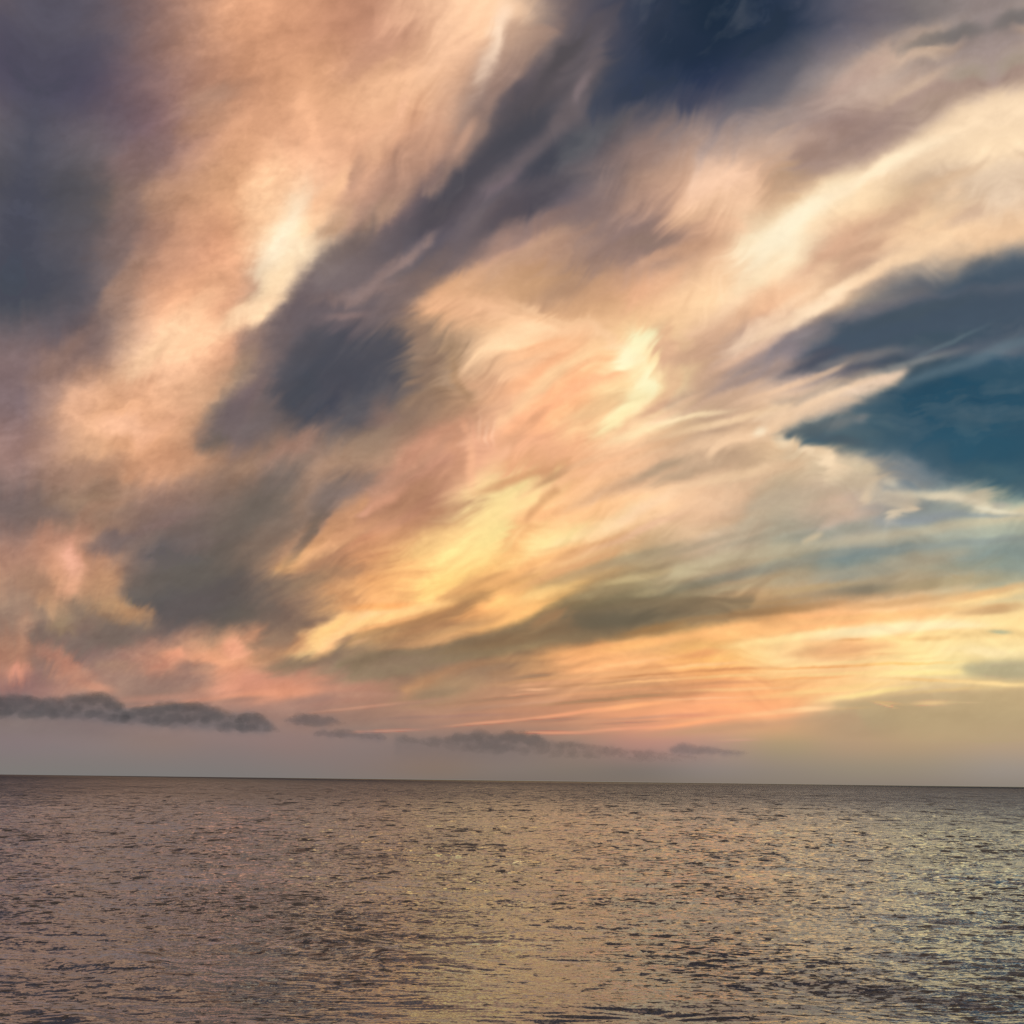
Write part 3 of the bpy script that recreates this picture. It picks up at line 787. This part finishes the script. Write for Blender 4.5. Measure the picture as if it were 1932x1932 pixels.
def shell(azs, els):
    az, el = np.meshgrid(azs, els)
    C, x, y = look_up(az, el); C = srgb2lin(C); S = clear_sky(az, el)
    df = np.abs(C-S).max(-1)/(S.max(-1)+.12); a = np.clip((df-.004)/.55, 0, 1); a = a*a*(3-2*a)*.94
    a = np.maximum(a, np.clip((1-C/S).max(-1), 0, 1)*1.02)
    a = np.clip(a, 0, 1)
    c = np.clip((C-S*(1-a[..., None]))/np.maximum(a, .02)[..., None], 0, 1.6)
    RE = 6.371e6; H = 9000.0; s = np.sin(el)
    r = -RE*s+np.sqrt(RE*RE*s*s+2*RE*H+H*H)
    P = np.stack([np.sin(az)*np.cos(el)*r, np.cos(az)*np.cos(el)*r, s*r+CAM_H], -1)
    return P, c, a, x, y
ice = new_mat('ice_cloud_painted_light'); nt = ice.node_tree; N = nt.nodes; LK = nt.links  # clouds emit their painted sunset light and shade; no lamp lights them
o_ = N.new('ShaderNodeOutputMaterial'); at = N.new('ShaderNodeAttribute'); at.attribute_name = 'painted_light'
ad = N.new('ShaderNodeAttribute'); ad.attribute_name = 'thickness'
em = N.new('ShaderNodeEmission'); tr = N.new('ShaderNodeBsdfTransparent'); mix = N.new('ShaderNodeMixShader')
LK.new(at.outputs['Color'], em.inputs[0]); LK.new(ad.outputs['Fac'], mix.inputs[0]); LK.new(tr.outputs[0], mix.inputs[1]); LK.new(em.outputs[0], mix.inputs[2]); LK.new(mix.outputs[0], o_.inputs[0])
ice.use_backface_culling = False
def cloud_piece(name, P, c, a, keep, **props):
    q = grid_faces(P.shape[0], P.shape[1], keep)
    if not len(q): return None
    me, used = mesh_np(name, P.reshape(-1, 3), q)
    ca = me.attributes.new('painted_light', 'FLOAT_COLOR', 'POINT')
    col = np.concatenate([c.reshape(-1, 3)[used], np.ones((len(used), 1))], 1); ca.data.foreach_set('color', col.astype(np.float32).ravel())
    da = me.attributes.new('thickness', 'FLOAT', 'POINT'); da.data.foreach_set('value', a.ravel()[used].astype(np.float32))
    return link(name, me, ice, **props)
# formations: seeds (x, y in the painted field) that gather the sheet into the clouds one can tell apart
FORM = [
 ('cirrus_cloud', 'broad peach column of cirrus climbing from the left edge to the top centre', 'cirrus cloud',
  [(560,80),(700,90),(860,100),(430,200),(600,240),(760,240),(420,330),(560,400),(300,430),(420,520),(280,640),(180,780),(330,760),(120,900),(260,880),(300,60),(660,360),(440,600)]),
 ('cirrus_veil', 'thin slate grey cirrus veil along the left edge of the sky', 'cirrus cloud',
  [(60,80),(60,250),(150,150),(60,420),(130,560),(50,620),(190,330),(-100,300),(-100,700),(50,760)]),
 ('cirrus_band', 'dusky grey-mauve cirrus band between the two bright cloud fans', 'cirrus cloud',
  [(1100,90),(1000,200),(930,300),(1080,320),(860,400),(740,470),(640,540),(780,520),(560,620),(620,700),(440,800),(720,700),(540,760),(1060,180)]),
 ('altostratus_bank', 'smoky brown-grey cloud bank low on the left above the pink puffs', 'cloud bank',
  [(200,980),(380,960),(520,920),(560,1040),(420,1100),(300,1060),(360,1180),(560,1150),(240,1240),(640,1000),(480,1200),(700,900),(820,950)]),
 ('altocumulus_cloud', 'pink puffy clouds low at the left edge over the horizon', 'puffy cloud',
  [(80,1060),(130,1120),(60,1180),(120,1240),(60,1290),(190,1290),(330,1250),(460,1240),(560,1290),(700,1330),(100,960)]),
 ('cirrus_fan', 'bright yellow-peach cirrus fan streaming from the centre to the upper right', 'cirrus cloud',
  [(1000,480),(1200,460),(1380,360),(1500,450),(1700,330),(1850,260),(1800,450),(1600,560),(1450,620),(1240,600),(1220,720),(1040,640),(960,560),(900,620),(1000,760),(960,900),(900,1020),(1100,860),(1300,780),(1500,760),(1700,700),(1060,980),(780,1090),(640,1190),(940,1140),(1700,120),(1560,250),(1300,250),(1900,100)]),
 ('cirrus_streaks', 'pale green-grey cirrus streaks below the deep blue gap on the right', 'cirrus cloud',
  [(1500,860),(1650,900),(1800,960),(1450,960),(1300,960),(1400,1040),(1600,1020),(1800,1060),(1200,1060),(1300,1120),(1500,1110),(1700,1100),(1150,1150),(950,1210),(760,1250),(1880,1000)]),
 ('cirrostratus_sheet', 'golden striped cloud sheet low above the right horizon', 'cloud sheet',
  [(1880,1150),(1700,1180),(1500,1200),(1300,1210),(1100,1270),(900,1310),(1200,1330),(1400,1320),(1600,1260),(1800,1240),(1400,1370),(1100,1390),(1800,1320),(1650,1330),(800,1400),(1000,1400)]),
]
def which(x, y):
    n = np.zeros(x.shape, np.int16); best = np.full(x.shape, 1e18)
    wx = x+40*fbm(x/120, y/120, 91, 3); wy = y+30*fbm(x/120, y/90, 93, 3)
    for k, f in enumerate(FORM):
        for sx, sy in f[3]:
            d = (wx-sx)**2+((wy-sy)*1.25)**2; m = d < best; best[m] = d[m]; n[m] = k
    return n
def qmax(a): return np.maximum(np.maximum(a[:-1,:-1], a[1:,:-1]), np.maximum(a[:-1,1:], a[1:,1:]))
azs = np.radians(np.linspace(-31, 31, 860)); els = np.radians(np.concatenate([[.012], np.linspace(.1, 42.5, 600)]))
P, c, a, x, y = shell(azs, els); kp = qmax(a) > .0008; wh = which(x, y)[:-1,:-1]
for k, f in enumerate(FORM):
    cloud_piece(f[0], P, c, a, kp & (wh == k), label=f[1], category=f[2])
# the same high cloud beyond the frame: all round and overhead
far = []
az2 = np.radians(np.arange(31, 329.01, .8)); az2[-1] = R(329)
for azz, ell in ((az2, np.radians(np.concatenate([[.012], np.linspace(.3, 42.5, 60)]))), (np.radians(np.linspace(-31, 329, 451)), np.radians(np.linspace(42.5, 89.9, 60)))):
    P, c, a, x, y = shell(azz, ell); far.append((P, c, a))
vs = np.concatenate([f[0].reshape(-1,3) for f in far]); cs = np.concatenate([f[1].reshape(-1,3) for f in far]); as_ = np.concatenate([f[2].ravel() for f in far])
n0 = far[0][0].shape; n1 = far[1][0].shape
q = np.concatenate([grid_faces(n0[0], n0[1]), grid_faces(n1[0], n1[1])+n0[0]*n0[1]])
me, used = mesh_np('high_cloud', vs, q)
ca = me.attributes.new('painted_light', 'FLOAT_COLOR', 'POINT'); ca.data.foreach_set('color', np.concatenate([cs[used], np.ones((len(used),1))],1).astype(np.float32).ravel())
da = me.attributes.new('thickness', 'FLOAT', 'POINT'); da.data.foreach_set('value', as_[used].astype(np.float32))
link('high_cloud', me, ice, kind='stuff', label='high thin cloud spread over the rest of the sky', category='cloud')
# ================================================================= LOW CUMULUS ALONG THE HORIZON
def vapour(name, alb, dens, haze_sigma, tint):
    """backlit cloud: light is lost on the way through it, so edges stay soft and the body dark; a thin lit skin"""
    m = new_mat(name); nt = m.node_tree; N = nt.nodes; LK = nt.links
    o_ = N.new('ShaderNodeOutputMaterial'); df = N.new('ShaderNodeBsdfDiffuse'); df.inputs[0].default_value = (*alb, 1)
    gn = N.new('ShaderNodeNewGeometry'); va = N.new('ShaderNodeVectorMath'); va.operation = 'MULTIPLY_ADD'; va.inputs[1].default_value = (.3, .3, .3); va.inputs[2].default_value = (0, -.6, .45)
    LK.new(gn.outputs['Normal'], va.inputs[0]); LK.new(va.outputs[0], df.inputs['Normal'])      # many-times scattered light: hardly any form shading
    tr = N.new('ShaderNodeBsdfTransparent'); mix = N.new('ShaderNodeMixShader'); lw = N.new('ShaderNodeLayerWeight'); lw.inputs[0].default_value = .5
    m1 = N.new('ShaderNodeMapRange'); m1.interpolation_type = 'SMOOTHSTEP'; m1.inputs[1].default_value = .95; m1.inputs[2].default_value = .2; m1.inputs[3].default_value = 0; m1.inputs[4].default_value = dens
    LK.new(lw.outputs['Facing'], m1.inputs[0]); LK.new(m1.outputs[0], mix.inputs[0]); LK.new(tr.outputs[0], mix.inputs[1]); LK.new(df.outputs[0], mix.inputs[2]); LK.new(mix.outputs[0], o_.inputs['Surface'])
    va2 = N.new('ShaderNodeVolumeAbsorption'); va2.inputs['Color'].default_value = (*tint, 1); va2.inputs['Density'].default_value = haze_sigma; LK.new(va2.outputs[0], o_.inputs['Volume'])
    return m
def dirv(x, y):
    d = Fv+Rv*((x-966)/966*TF)-Uv*((y-966)/966*TF); return d/ math.hypot(d.x, d.y)
DIST = 26000.0
def cumulus(name, label, outline, mat, puff=1.0, seed=1):
    """outline: list of (x, top, bottom) along the cloud; puffs are piled between the flat base and the lumpy top"""
    rnd = random.Random(seed); bm = bmesh.new(); xs = [p[0] for p in outline]
    k = DIST*TF/966; x = xs[0]
    while x < xs[-1]:
        top = np.interp(x, xs, [p[1] for p in outline]); bot = np.interp(x, xs, [p[2] for p in outline])
        h = max(bot-top, 2)
        for _ in range(3):
            r = rnd.choice((.7, 1, 1.25))*rnd.uniform(.18, .45)*h*puff; r = max(1.8, min(r, 11))
            yy = rnd.uniform(top+r*.8, max(bot-r*.5, top+r)); xx = x+rnd.uniform(-3, 3)
            if rnd.random() < .45: yy = top+r*rnd.uniform(.2, 1.2)
            d = dirv(xx, yy); D = DIST+rnd.uniform(-1, 1)*h*k*1.2
            m = Matrix.Translation(Vector((d.x*D, d.y*D, d.z*D+CAM_H))) @ Matrix.Diagonal((r*k*1.25, r*k*1.25, r*k*.9, 1))
            bmesh.ops.create_icosphere(bm, subdivisions=1, radius=1, matrix=m)
        x += rnd.uniform(2.2, 4.2)
    me = bpy.data.meshes.new(name); bm.to_mesh(me); bm.free()
    o = link(name, me, mat, label=label, category='cumulus cloud', group='low dark cumulus clouds along the horizon')
    cen = sum((v.co for v in me.vertices), Vector())/len(me.vertices); cen.z = min(v.co.z for v in me.vertices)
    me.transform(Matrix.Translation(-cen)); o.location = cen
    rm = o.modifiers.new('merge', 'REMESH'); rm.mode = 'VOXEL'; rm.voxel_size = k*1.3; rm.use_smooth_shade = True
    tx = bpy.data.textures.new(name, 'CLOUDS'); tx.noise_scale = k*7; tx.noise_depth = 2
    dm = o.modifiers.new('billow', 'DISPLACE'); dm.texture = tx; dm.strength = k*3; dm.mid_level = .5
    sm = o.modifiers.new('soften', 'SMOOTH'); sm.iterations = 4
    dg = bpy.context.evaluated_depsgraph_get(); me2 = bpy.data.meshes.new_from_object(o.evaluated_get(dg)); o.modifiers.clear(); o.data = me2
    return o
def t7(p): return [(x*.3418, 1085+a*.3418, 1085+b*.3418) for x, a, b in p]
def t8(p): return [(613+x*.3418, 1085+a*.3418, 1085+b*.3418) for x, a, b in p]
def t9(p): return [(1272+x*.3418, 1085+a*.3418, 1085+b*.3418) for x, a, b in p]
vd = vapour('cloud_vapour', (.22, .22, .26), .02, .0006, (.36, .46, .50)); vf = vapour('faint_cloud_vapour', (.26, .24, .26), .02, .00035, (.40, .50, .54))
cumulus('cumulus_cloud', 'long dark cumulus bank at the left edge, highest of the low row', t7([(-250,670,780),(60,670,790),(160,665,790),(230,690,790),(330,685,800),(440,665,795),(560,650,800),(640,690,820),(700,740,820)]), vd, 1, 1)
cumulus('cumulus_cloud', 'long dark cumulus bank adjoining the left edge bank, with a lumpy top', t7([(690,760,820),(730,735,830),(840,725,838),(900,705,842),(1080,708,852),(1200,735,860),(1260,765,868),(1320,800,868)]), vd, 1, 2)
cumulus('cumulus_cloud', 'dark cumulus puff closing the right end of the long left banks', t7([(1318,790,860),(1330,757,868),(1350,755,872),(1430,775,872),(1480,800,868),(1530,850,876)]), vd, 1, 3)
cumulus('cumulus_cloud', 'small isolated dark cumulus lens between the left banks and the ragged wisp', t7([(1570,800,815),(1640,768,832),(1740,772,838),(1840,790,835),(1910,810,830)]), vd, 1, 4)
cumulus('cumulus_cloud', 'ragged wispy dark cumulus scrap just left of the central bank', t8([(-60,860,890),(40,855,895),(110,850,905),(180,870,905),(240,878,908),(300,872,912),(345,905,918)]), vd, 1, 5)
cumulus('cumulus_cloud', 'widest low cumulus bank at the centre, with a serrated top fading down into haze', t8([(400,900,915),(440,885,930),(520,905,930),(590,895,950),(660,905,960),(730,870,975),(800,880,980),(840,852,985),(900,875,990),(960,885,990),(1000,862,990),(1080,865,990),(1160,885,1000),(1210,905,1000),(1230,925,1000)]), vf, 1, 6)
cumulus('cumulus_cloud', 'faint sloping tail of low cumulus right of the central bank', t8([(1252,925,1010),(1300,925,1010),(1370,920,1010),(1450,938,1020),(1570,945,1020),(1680,968,1030),(1780,968,1030),(1900,985,1030),(2050,1000,1030)]), vf, .7, 7)
cumulus('cumulus_cloud', 'small dark cumulus tuft farthest right of the low row', t9([(-10,955,985),(20,935,985),(60,925,985),(110,940,990),(180,945,990),(240,958,990),(340,965,990),(420,978,992)]), vf, 1, 8)
# ================================================================= SEA
BANDS = [(40, 18), (18, 9), (9, 4.5), (4.5, 2.2), (2.2, 1.1), (1.1, .6), (.6, .33)]
SLOPE = [.03, .045, .07, .09, .095, .085, .06]
WIND = R(68)                                # direction the waves run along, from +x
def band_tile(k, n=512):
    l1, l0 = BANDS[k]; L = l1*17.3; rs = np.random.RandomState(100+k)
    f = np.fft.fftfreq(n, L/n); kx, ky = np.meshgrid(f, f); kk = np.hypot(kx, ky)+1e-9; lam = 1/kk
    th = np.arctan2(ky, kx)-WIND
    w = np.exp(-((np.log2(lam)-math.log2(math.sqrt(l1*l0)))/.55)**2)*(np.abs(np.cos(th))**(1.8 if k < 3 else .9)+.05)/kk**1.0
    s = (rs.randn(n, n)+1j*rs.randn(n, n))*w
    s[0, 0] = 0; h = np.fft.ifft2(s)
    gx = np.fft.ifft2(s*2j*np.pi*kx).real; gy = np.fft.ifft2(s*2j*np.pi*ky).real
    sc = SLOPE[k]/math.sqrt((gx**2+gy**2).mean())
    dx = np.fft.ifft2(s*1j*kx/kk).real; dy = np.fft.ifft2(s*1j*ky/kk).real
    return L, h.real*sc, dx*sc, dy*sc
def bil(T, L, x, y):
    n = T.shape[0]; gx = x/L*n; gy = y/L*n; ix = np.floor(gx).astype(np.int64); iy = np.floor(gy).astype(np.int64)
    fx = gx-ix; fy = gy-iy; ix %= n; iy %= n; jx = (ix+1) % n; jy = (iy+1) % n
    return (T[iy, ix]*(1-fx)+T[iy, jx]*fx)*(1-fy)+(T[jy, ix]*(1-fx)+T[jy, jx]*fx)*fy
def sea_sheet(az, dep):
    """rows by angle of depression, so the mesh is fine near the viewpoint and coarse far out"""
    rr = CAM_H/np.tan(dep); A, D = np.meshgrid(az, rr); X = np.sin(A)*D; Y = np.cos(A)*D
    dr = np.abs(np.gradient(rr))[:, None]*np.ones_like(A); da = D*abs(az[1]-az[0]); sp = np.maximum(dr*.22, da)
    Z = np.zeros_like(X); DX = np.zeros_like(X); DY = np.zeros_like(X); left = np.zeros_like(X)
    gust = .8+.35*fbm(X/70, Y/110, 71, 3)
    for k, (l1, l0) in enumerate(BANDS):
        lam = math.sqrt(l1*l0); w = np.clip((lam/sp-1.6)/1.8, 0, 1)*(gust if k > 1 else 1)
        if w.max() <= 0: continue
        L, h, dx, dy = band_tile(k); off = 13.7*k
        if k > 1: w = w*np.exp(1.7*fbm(X/(lam*7)+9*k, Y/(lam*4), 81+k, 3))*.55       # waves come in groups, steep here, slack there
        xr = X*math.cos(.3*k)+Y*math.sin(.3*k)*0+off; yr = Y+off
        Z += w*bil(h, L, xr, yr); DX -= 1.35*w*bil(dx, L, xr, yr); DY -= 1.35*w*bil(dy, L, xr, yr)
    return np.stack([X+DX, Y+DY, Z], -1)
SUBMESH = ((300, .015, 0), (90, .02, 0), (30, .04, 1200), (11, .06, 600), (4, .08, 300), (1.6, .09, 150), (.6, .08, 110), (.22, .03, 0))
FRONTS = ((1.5, .8, 0, 1, 140, 260, .585), (3.2, 2.6, 100, 200, 300, 520, .585), (6.5, 9, 260, 420, 650, 1100, .59), (14, 40, 600, 900, 1600, 3000, .60), (34, 190, 1400, 2400, 5000, 9000, .61))
water = new_mat('sea_water'); nt = water.node_tree; N = nt.nodes; LK = nt.links
o_ = N.new('ShaderNodeOutputMaterial'); wd = N.new('ShaderNodeBsdfDiffuse'); wd.inputs[0].default_value = (.06, .075, .10, 1)
wg = N.new('ShaderNodeBsdfGlossy'); wg.inputs[0].default_value = (.82, .90, 1, 1); wg.inputs['Roughness'].default_value = .05
wf = N.new('ShaderNodeFresnel'); wf.inputs[0].default_value = 1.45; wm = N.new('ShaderNodeMixShader')
wk = N.new('ShaderNodeMath'); wk.operation = 'MULTIPLY'; wk.use_clamp = True; wk.inputs[1].default_value = 1.6; LK.new(wf.outputs[0], wk.inputs[0]); LK.new(wk.outputs[0], wm.inputs[0]); LK.new(wd.outputs[0], wm.inputs[1]); LK.new(wg.outputs[0], wm.inputs[2]); LK.new(wm.outputs[0], o_.inputs[0])
geo = N.new('ShaderNodeNewGeometry'); ln = N.new('ShaderNodeVectorMath'); ln.operation = 'LENGTH'; LK.new(geo.outputs['Position'], ln.inputs[0])
def vm(op, a, b=None, c=None):
    n = N.new('ShaderNodeVectorMath'); n.operation = op
    for i, v in enumerate((a, b, c)):
        if v is None: continue
        if isinstance(v, tuple): n.inputs[i].default_value = v
        elif isinstance(v, (int, float)): n.inputs['Scale'].default_value = v
        else: LK.new(v, n.inputs['Scale'] if (op == 'SCALE' and i == 1) else n.inputs[i])
    return n.outputs[0]
mp = N.new('ShaderNodeMapping'); mp.inputs['Rotation'].default_value = (0, 0, R(-18)); mp.inputs['Scale'].default_value = (.6, 1, 1); LK.new(geo.outputs['Position'], mp.inputs[0])
# slopes of the waves too small or too far for the mesh: (wavelength, slope, distance where the mesh stops carrying them)
tot = None
for lam, slp, d0 in SUBMESH:
    nz = N.new('ShaderNodeTexNoise'); nz.noise_dimensions = '2D'; nz.inputs['Scale'].default_value = 1.3/lam; nz.inputs['Detail'].default_value = 1.5; LK.new(mp.outputs[0], nz.inputs['Vector'])
    v = vm('SUBTRACT', nz.outputs['Color'], (.5, .5, .5)); v = vm('MULTIPLY', v, (.75*slp*7, slp*7, 0))
    if d0:
        fd = N.new('ShaderNodeMapRange'); fd.inputs[1].default_value = d0*.5; fd.inputs[2].default_value = d0*1.8; fd.inputs[3].default_value = 0; fd.inputs[4].default_value = 1
        LK.new(ln.outputs['Value'], fd.inputs[0]); v = vm('SCALE', v, fd.outputs[0])
    tot = v if tot is None else vm('ADD', tot, v)
hz = vm('MULTIPLY', geo.outputs['Position'], (-1, -1, 0)); hz = vm('NORMALIZE', hz)      # towards the viewer's side one sees the faces of waves, not their backs
bd = N.new('ShaderNodeMapRange'); bd.interpolation_type = 'SMOOTHSTEP'; bd.inputs[1].default_value = 120; bd.inputs[2].default_value = 1500; bd.inputs[3].default_value = .0; bd.inputs[4].default_value = .29
be = N.new('ShaderNodeMapRange'); be.inputs[1].default_value = 1200; be.inputs[2].default_value = 9000; be.inputs[3].default_value = 1; be.inputs[4].default_value = 1.7; LK.new(ln.outputs['Value'], be.inputs[0])
LK.new(ln.outputs['Value'], bd.inputs[0]); hz = vm('SCALE', hz, be.outputs[0]); tot = vm('ADD', tot, vm('SCALE', hz, bd.outputs[0]))
gm = N.new('ShaderNodeMapping'); gm.inputs['Rotation'].default_value = (0, 0, R(-12)); gm.inputs['Scale'].default_value = (1/26, 1/60, 1); LK.new(geo.outputs['Position'], gm.inputs[0])
gn_ = N.new('ShaderNodeTexNoise'); gn_.noise_dimensions = '2D'; gn_.inputs['Scale'].default_value = 1; gn_.inputs['Detail'].default_value = 3; LK.new(gm.outputs[0], gn_.inputs['Vector'])
gk = N.new('ShaderNodeMath'); gk.operation = 'MULTIPLY_ADD'; gk.inputs[1].default_value = .32; gk.inputs[2].default_value = -.16; LK.new(gn_.outputs[0], gk.inputs[0])      # they gather in patches
# the steep little fronts of wind waves, one octave of them for each stretch of distance
for lx, ly, da_, db_, dc_, dd_, th_ in FRONTS:
    m2 = N.new('ShaderNodeMapping'); m2.inputs['Rotation'].default_value = (0, 0, R(4)); m2.inputs['Scale'].default_value = (1/lx, 1/ly, 1); LK.new(geo.outputs['Position'], m2.inputs[0])
    n2 = N.new('ShaderNodeTexNoise'); n2.noise_dimensions = '2D'; n2.inputs['Scale'].default_value = 1; n2.inputs['Detail'].default_value = 3; n2.inputs['Roughness'].default_value = .6; n2.inputs['Distortion'].default_value = .3; LK.new(m2.outputs[0], n2.inputs['Vector'])
    r2 = N.new('ShaderNodeMapRange'); r2.interpolation_type = 'SMOOTHSTEP'; r2.inputs[1].default_value = th_; r2.inputs[2].default_value = th_+.08; r2.inputs[4].default_value = .9; ga = N.new('ShaderNodeMath'); LK.new(n2.outputs[0], ga.inputs[0]); LK.new(gk.outputs[0], ga.inputs[1]); LK.new(ga.outputs[0], r2.inputs[0])
    f1 = N.new('ShaderNodeMapRange'); f1.inputs[1].default_value = da_; f1.inputs[2].default_value = db_; LK.new(ln.outputs['Value'], f1.inputs[0])
    f2 = N.new('ShaderNodeMapRange'); f2.inputs[1].default_value = dc_; f2.inputs[2].default_value = dd_; f2.inputs[3].default_value = 1; f2.inputs[4].default_value = 0; LK.new(ln.outputs['Value'], f2.inputs[0])
    k1 = N.new('ShaderNodeMath'); k1.operation = 'MULTIPLY'; LK.new(f1.outputs[0], k1.inputs[0]); LK.new(f2.outputs[0], k1.inputs[1])
    k2 = N.new('ShaderNodeMath'); k2.operation = 'MULTIPLY'; LK.new(k1.outputs[0], k2.inputs[0]); LK.new(r2.outputs[0], k2.inputs[1])
    tot = vm('ADD', tot, vm('SCALE', hz, k2.outputs[0]))
nn = vm('NORMALIZE', vm('ADD', geo.outputs['Normal'], tot)); LK.new(nn, wd.inputs['Normal']); LK.new(nn, wg.inputs['Normal']); LK.new(nn, wf.inputs['Normal'])
# in view: fine mesh; around it a plain coarser ring
dep1 = np.radians(np.concatenate([np.linspace(13.2, .25, 900), np.geomspace(.24, .012, 40)]))
azn = np.radians(np.linspace(-29, 29, 760))
V1_ = sea_sheet(azn, dep1); q1 = grid_faces(*V1_.shape[:2])
dep2 = np.radians(np.concatenate([np.geomspace(75, 13.2, 60), dep1[1:900:12], dep1[900:]]))
azw = np.radians(np.linspace(29, 331, 240)); V2_ = sea_sheet(azw, dep2); V2_[..., 2] *= .6; q2 = grid_faces(*V2_.shape[:2])
azf = np.radians(np.linspace(-29, 29, 200)); V3_ = sea_sheet(azf, np.radians(np.geomspace(75, 13.2, 60))); q3 = grid_faces(*V3_.shape[:2])
va = np.concatenate([V1_.reshape(-1,3), V2_.reshape(-1,3), V3_.reshape(-1,3)])
n1_ = V1_.shape[0]*V1_.shape[1]; n2_ = V2_.shape[0]*V2_.shape[1]
me, _ = mesh_np('water', va, np.concatenate([q1, q2+n1_, q3+n1_+n2_]))
link('water', me, water, kind='structure', label='rippled grey-brown sea reaching to the horizon')
